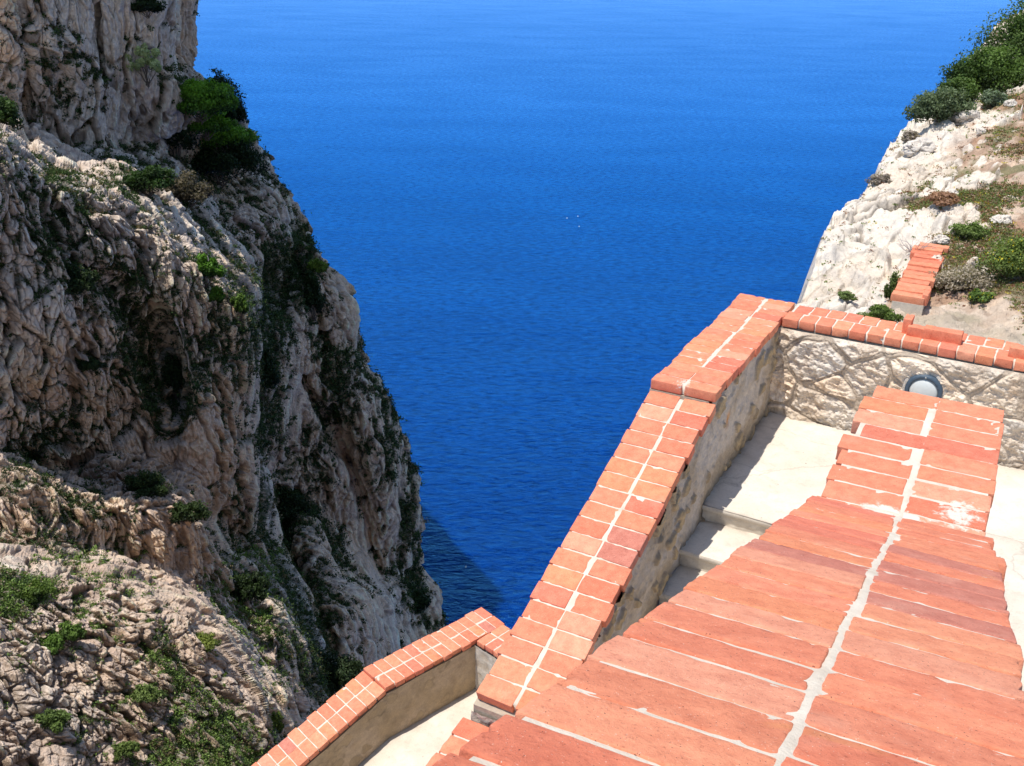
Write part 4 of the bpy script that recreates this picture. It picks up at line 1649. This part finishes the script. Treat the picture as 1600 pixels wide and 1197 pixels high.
def right_plants():
    G, Gd = (.12, .19, .04), (.015, .028, .008)
    S = [
        ('green_bush', 'dense green bush at the top right corner of the picture', 1610, 62, 62, 62, 11000, G, Gd),
        ('green_bush', 'dense green bush sloping down to the left of the top right corner bush', 1545, 112, 46, 40, 9000, (.13, .21, .04), Gd),
        ('green_bush', 'dark green bush on the skyline just above the grey-green round bush', 1506, 118, 30, 30, 5000, (.08, .14, .03), Gd),
        ('green_bush', 'green skyline bush between the dark green bush and the grey-green one', 1490, 140, 26, 24, 5000, (.12, .19, .04), Gd),
        ('grey_bush', 'rounded grey-green bush at the lower end of the bushes above the white rock', 1470, 162, 36, 26, 7500, (.17, .22, .11), (.03, .045, .02)),
        ('grey_bush', 'small silvery bush sitting on the rocks below the dense green bushes', 1545, 152, 17, 14, 3000, (.26, .32, .20), (.05, .07, .04)),
        ('green_bush', 'green weeds with yellow flowers at the right edge behind the stone wall', 1590, 400, 38, 34, 5500, (.20, .27, .06), (.04, .055, .02)),
        ('green_bush', 'low green plant in the sandy ground beside the yellow-flowered weeds', 1530, 452, 16, 11, 1500, (.18, .28, .06), (.04, .06, .02)),
        ('green_bush', 'green plant creeping beside the foot of the broken brick strip', 1372, 478, 22, 11, 2600, (.17, .24, .05), (.03, .05, .015)),
        ('green_bush', 'narrow green plant climbing along the left of the broken brick strip', 1395, 440, 9, 26, 1800, (.17, .22, .06), (.03, .05, .015)),
        ('green_bush', 'green tuft in the rocks above the broken brick strip', 1510, 350, 22, 13, 2200, (.19, .26, .06), (.04, .05, .02)),
        ('green_bush', 'tiny green tuft in a crack of the smooth white rock', 1322, 452, 12, 6, 900, (.20, .26, .08), (.04, .05, .02)),
        ('red_plant', 'reddish brown succulent patch on the pale rock left of the sandy slope', 1465, 302, 22, 9, 2200, (.46, .26, .16), (.20, .10, .06)),
        ('dry_bush', 'dry grey-brown weeds right of the broken brick strip', 1500, 424, 36, 16, 3600, (.48, .40, .31), (.18, .14, .10)),
        ('dry_bush', 'dry purple-brown scrub on the brink above the sea, along the white rock', 1420, 208, 13, 10, 1500, (.46, .38, .32), (.20, .16, .13)),
        ('dry_bush', 'dry dark scrub hanging on the brink halfway down the white rock', 1376, 272, 13, 9, 1300, (.46, .38, .33), (.20, .16, .14)),
    ]
    for k, (nm, lab, u, v, hw, hh, n, li, da) in enumerate(S):
        p = right_at(u, v + hh * .55)
        mm = np.dot(p - CAMLOC, FW) / F_PX
        rx, rz = hw * mm * 1.3, hh * mm * 1.4
        fl = (.05, (.75, .60, .03)) if 'flower' in lab else None
        bush(nm, lab, 'bush' if 'tuft' not in lab else 'plant', p - np.array([0, 0, .15 * rz]), (rx, rx * .8, rz), int(n * 1.8), 2.2 * mm, li, da, 600 + k,
             clumps=60 if n > 3000 else 26, spread=.36, shell=.15, stem_r=.015 * rx, up=.42, flowers=fl, bare=8 if 'dry' in nm else 2)
    # weeds and dry grass too many to count
    rng = np.random.default_rng(15)
    rock, r, m = RT_['rock'], RT_['r'], RT_['m']
    P = RT_['P']
    nz = fbm(P.reshape(-1, 3) * .9, 3, 91).reshape(rock.shape)
    w = (1 - rock) * (r > .1) * (r < 12) * (m > .5) * (m < 22) * sstep(-.15, .35, nz) + (.015 * (r > 0) * (m > 1) * (m < 22) * (r < 10))
    nzz = fbm(P.reshape(-1, 3) * .6 + 40, 3, 93).reshape(rock.shape)
    dd_ = P - CAMLOC
    wf_ = dd_ @ FW
    uu = 800 + F_PX * dd_[..., 0] / wf_
    vv = 598 + F_PX * (dd_ @ DN) / wf_
    w = w * (uu < 1650) * (vv > -40) * (wf_ > 1)
    I = np.argwhere(w > 0)
    ww = w[w > 0] * np.gradient(m, axis=0)[w > 0]
    pick = I[rng.choice(len(I), 15000, p=ww / ww.sum())]
    cs, cc, sz = [], [], []
    for i, j in pick:
        p = P[i, j]
        mm = np.dot(p - CAMLOC, FW) / F_PX
        R = rng.uniform(2, 7) * mm
        k = 14
        d = rng.normal(0, 1, (k, 3)) * np.array([1, 1, .45]) * R * .6
        d[:, 2] = np.abs(d[:, 2])
        x = rng.random()
        tone = nzz[i, j]
        base = np.array((.16, .20, .06) if x < .36 + .5 * tone else (.34, .25, .16) if x < .74 else (.28, .13, .075) if x < .96 else (.5, .40, .05))
        cs.append(p + d)
        cc.append(np.clip(base * (1 + rng.normal(0, .3, (k, 1))), .01, 1))
        sz.append(np.full(k, 1.5 * mm))
    V, Fc, cl = _leaves_arr(np.concatenate(cs), np.concatenate(sz), np.concatenate(cc), rng)
    o = mesh_obj('ground_weeds', V, Fc, M['leaf'], None, cl, None, False)
    tag(o, 'dry grass, weeds and low plants scattered over the sandy ground on the right', 'weeds', None, 'stuff')
    # dead twigs
    p = right_at(1422, 385)
    rng = np.random.default_rng(4)
    a = Acc()
    mm = np.dot(p - CAMLOC, FW) / F_PX
    for k in range(34):
        an = rng.uniform(0, 2 * pi)
        ln = rng.uniform(12, 40) * mm
        e = p + np.array([cos(an) * ln * .9, sin(an) * ln * .6, rng.uniform(.1, .8) * ln])
        mid_ = (p + e) / 2 + rng.normal(0, 3 * mm, 3)
        tube(a, [p + rng.normal(0, 1.5 * mm, 3), mid_, e], np.array([.55, .4, .15]) * mm, 4, (.4, .36, .36))
    o = a.build('dead_shrub', M['twig'], None)
    tag(o, 'bare grey twigs of a dead shrub at the top of the broken brick strip', 'dead shrub')


def brick_strip():
    top = right_at(1456, 388)
    bot = right_at(1430, 468)
    a = on_z(1456, 386, top[2] + .10)
    zt = bot[2] + .12
    A = on_z(1458, 381, zt + .14)
    B = on_z(1420, 464, zt + .03)
    d = (B - A)
    d[2] = 0
    ln = np.linalg.norm(d)
    d /= ln
    left = perp_left(d)
    if left[0] > 0:
        left = -left
    t = thing('brick_strip', 'single row of red bricks capping a buried wall behind the stone wall', 'brick wall', tuple(B))
    acc = Acc()
    rng = np.random.default_rng(9)
    pitch = .14
    n = int(ln / pitch)
    pitch = ln / n
    L = .33
    tpl = box_template(10, 4, 3, L / 2, pitch / 2 - .0015, .04, .006)
    for k in range(n):
        z = A[2] + (B[2] - A[2]) * k / n
        ex = left + d * rng.normal(0, .012) + np.array([0, 0, rng.normal(0, .012)])
        ex /= np.linalg.norm(ex)
        ey = d
        ez = np.cross(ex, ey)
        ez = ez if ez[2] > 0 else -ez
        c = A + d * ((k + .5) * pitch) + left * rng.normal(0, .012)
        c[2] = z - .04 + rng.normal(0, .006)
        brick(acc, tpl, c, ex, ey, ez, rng, .004, .02, BRICK_COLS[rng.integers(5)] * .95)
    acc.build('brick_coping', M['brick'], t)
    acc = Acc()
    tpl = box_template(4, 8, 5, .03, .13, .06, .006)
    c = A + d * (ln - .16) - left * (L / 2 - .01)
    c[2] = B[2] - .02
    brick(acc, tpl, c, left, d, np.array([0, 0, 1.]), rng, .004, .01, BRICK_COLS[2])
    acc.build('edge_brick', M['brick'], t)
    a_ = Acc()
    q = [A + left * L * .47, A - left * L * .47, B - left * L * .47, B + left * L * .47]
    slab(a_, -.5, [np.append(x[:2], y) for x, y in zip(q, (A[2] - .07, A[2] - .07, B[2] - .07, B[2] - .07))], (.66, .6, .5))
    a_.build('wall_core', M['plaster'], t, False)


def boulders():
    specs = [(1508, 168, 24, 'cream boulder half buried under the small silvery bush'),
             (1528, 195, 9, 'small white stone on the slope right of the smooth white rock'),
             (1582, 150, 10, 'small pale stone at the upper right slope, right of the silvery bush'),
             (1430, 215, 26, 'smooth white rock at the brink below the grey-green round bush'),
             (1488, 290, 13, 'white upright stone among the reddish plants'),
             (1470, 360, 14, 'rounded white stone above the broken brick strip'),
             (1560, 330, 18, 'pale rock slab on the right, above the yellow-flowered weeds')]
    for k, (u, v, r, lab) in enumerate(specs):
        p = right_at(u, v + r * .4)
        mm = np.dot(p - CAMLOC, FW) / F_PX
        R = r * mm
        nu, nv = 72, 48
        A, B = np.meshgrid(np.linspace(0, 2 * pi, nu), np.linspace(.001, pi - .001, nv), indexing='ij')
        d = np.stack([np.cos(A) * np.sin(B), np.sin(A) * np.sin(B), np.cos(B)], -1).reshape(-1, 3)
        q = d * 1.2 + k * 7.7
        f1, f2, c = worley(q * 1.3, 3)
        rad = .85 + .30 * fbm(q * .9, 3, 4) + .22 * (c - .5) - .16 * sstep(.12, 0, f2 - f1) + .05 * fbm(q * 5, 3, 6)
        V = p + d * rad[:, None] * R * np.array([1.1, .9, .75])
        col = np.outer(sstep(-.3, .3, fbm(q * 3, 3, 8)), (.08, .08, .07)) + np.array((.74, .66, .57))
        o = mesh_obj('boulder', V, grid_faces(nu, nv), M['rock'], None, col)
        tag(o, lab, 'boulder', 'pale boulders on the right hand slope')


# ------------------------------------------------------------------ sea, rock under the stairs, gulls
def sea():
    z = -84.0
    s = 30000
    V = [(-s, -2000, z), (s, -2000, z), (s, s, z), (-s, s, z)]
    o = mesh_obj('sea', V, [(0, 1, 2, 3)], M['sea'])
    structure(o, 'deep blue rippled sea')
    # gulls resting on the water
    for k, (u, v, lab) in enumerate([(728, 886, 'white speck of a seabird on the shaded water under the cliff'),
                                     (903, 338, 'upper white seabird on the open sea'),
                                     (905, 354, 'lower white seabird on the open sea'),
                                     (886, 341, 'left hand white seabird on the open sea')]):
        p = on_z(u, v, z + .1)
        mm = np.dot(p - CAMLOC, FW) / F_PX
        R = .8 * mm if k else 1.2 * mm
        nu, nv = 14, 10
        A, B = np.meshgrid(np.linspace(0, 2 * pi, nu), np.linspace(.01, pi - .01, nv), indexing='ij')
        d = np.stack([np.cos(A) * np.sin(B), np.sin(A) * np.sin(B), np.cos(B)], -1).reshape(-1, 3)
        body = d * np.array([1.2, .55, .5]) * (1 - .35 * np.clip(d[:, :1], 0, 1))
        head = d * .28 + np.array([1.1, 0, .55])
        w1 = d * np.array([.45, 1.3, .08]) + np.array([-.1, 1.1, .5])
        w2 = d * np.array([.45, 1.3, .08]) + np.array([-.1, -1.1, .5])
        a = Acc()
        for b in (body, head, w1, w2):
            a.add(p + b * R, grid_faces(nu, nv), (.8, .8, .8))
        o = a.build('seabird', M['gull'])
        tag(o, lab, 'bird', 'seabirds on the water')


def under_rock():
    """rock mass that carries the walls, falling to the sea"""
    outline = [C0 + LEFT * .45 - D * .6, C0 + LEFT * .45 + D * 2.5, C0 + LEFT * .5 + D * 4.0]
    Ci, d, out, ln = LW
    low = [Ci + out * .45 - d * .5, Ci + out * .45 + d * 2, Ci + out * .45 + d * (ln + 6)]
    # two stacked sheets: upper skirt under the sea parapet, lower skirt under the lower walkway
    for nm, line, z0, lab in (('rock_face', [C0 + BM * 5, C0 + BM * 2 - BW * .2, C0 - D * .3 + LEFT * .40, C0 + LEFT * .40 + D * 2.5, C0 + LEFT * .40 + D * 5.2, C0 + LEFT * .4 + D * 12], -1.5, 'rock face under the sea parapet'),
                              ('rock_face', [Ci + np.array([6., 1.5, 0]), Ci + np.array([2.8, -.6, 0]), Ci + out * .40 - d * .4, Ci + out * .40 + d * 3, Ci + out * .40 + d * 8, Ci + out * .4 + d * 14], -7.0, 'rock face under the lower walkway')):
        L = np.array([x[:2] for x in line])
        seg = np.r_[0, np.cumsum(np.linalg.norm(np.diff(L, axis=0), axis=1))]
        nu, nv = 220, 160
        s = np.linspace(0, seg[-1], nu)
        X = np.interp(s, seg, L[:, 0])
        Yy = np.interp(s, seg, L[:, 1])
        dep = np.linspace(0, 1, nv) ** 1.5
        z = z0 + (-88 - z0) * dep
        # recede under the walls, to the right and back
        P = np.stack([X[:, None] + 14 * dep[None] * 1.0 + .6 * np.sqrt(dep)[None], Yy[:, None] - 4 * dep[None], np.broadcast_to(z, (nu, nv))], -1).reshape(-1, 3)
        n = fbm(P * np.array([.35, .35, .2]), 4, 7)
        P[:, 0] += np.maximum(.4 + n, 0) * np.repeat(sstep(0, .05, dep)[None], nu, 0).ravel() * 1.5
        c = np.outer(.5 + .5 * n, (.16, .13, .1)) + np.array((.40, .32, .26))
        o = mesh_obj(nm, P, grid_faces(nu, nv), M['cliff'], None, c)
        structure(o, lab)


# ------------------------------------------------------------------ light, world, camera
def light():
    sun_dir = LEFT * .18 + D * .24 + np.array([0, 0, 1.0])
    sun_dir /= np.linalg.norm(sun_dir)
    el = math.asin(sun_dir[2])
    az = math.atan2(sun_dir[0], sun_dir[1])       # clockwise from +y
    w = bpy.data.worlds.new('World')
    SC.world = w
    w.use_nodes = True
    nt = w.node_tree
    bg = nt.nodes['Background']
    sk = nt.nodes.new('ShaderNodeTexSky')
    sk.sky_type = 'NISHITA'
    sk.sun_disc = False
    sk.sun_elevation = el
    sk.sun_rotation = az
    sk.altitude = 100
    sk.air_density = 1.0
    sk.dust_density = .15
    nt.links.new(sk.outputs[0], bg.inputs[0])
    bg.inputs[1].default_value = .15
    ld = bpy.data.lights.new('sun', 'SUN')
    ld.energy = 5.0
    ld.angle = radians(.53)
    ld.color = (1.0, .965, .90)
    lo = bpy.data.objects.new('sun', ld)
    COL.objects.link(lo)
    from mathutils import Vector
    lo.rotation_euler = Vector(sun_dir).to_track_quat('Z', 'Y').to_euler()
    print('sun el', math.degrees(el), 'az', math.degrees(az))


def camera():
    from mathutils import Matrix, Vector
    cd = bpy.data.cameras.new('camera')
    cd.sensor_fit = 'HORIZONTAL'
    cd.sensor_width = 36
    cd.lens = 36.0 * F_PX / 1600
    cd.clip_start = .05
    cd.clip_end = 60000
    co = bpy.data.objects.new('camera', cd)
    COL.objects.link(co)
    r = RT * cos(ROLL) - DN * sin(ROLL) * -1
    # image right axis and down axis in the world
    xr = RT * cos(ROLL) + DN * -sin(ROLL) * -1
    # ray(u,v): a2 = a cos + b sin, b2 = -a sin + b cos -> right axis = cos*RT - sin*DN, down axis = sin*RT + cos*DN
    xr = RT * cos(ROLL) - DN * sin(ROLL)
    yd = RT * sin(ROLL) + DN * cos(ROLL)
    m = Matrix((xr, -yd, -FW)).transposed().to_4x4()
    m.translation = Vector(CAMLOC)
    co.matrix_world = m
    SC.camera = co


build_materials()
outer_wall()
back_wall()
near_wall()
floors()
lamp()
lower_wall()
loose_bricks()
print('walls', round(time.time() - T0, 1))
left_cliff()
left_plants()
print('left plants', round(time.time() - T0, 1))
right_ground()
right_plants()
brick_strip()
boulders()
sea()
under_rock()
light()
camera()
SC.view_settings.view_transform = 'Standard'
SC.view_settings.look = 'None'
SC.view_settings.exposure = 0
SC.view_settings.gamma = 1
print('done', round(time.time() - T0, 1))
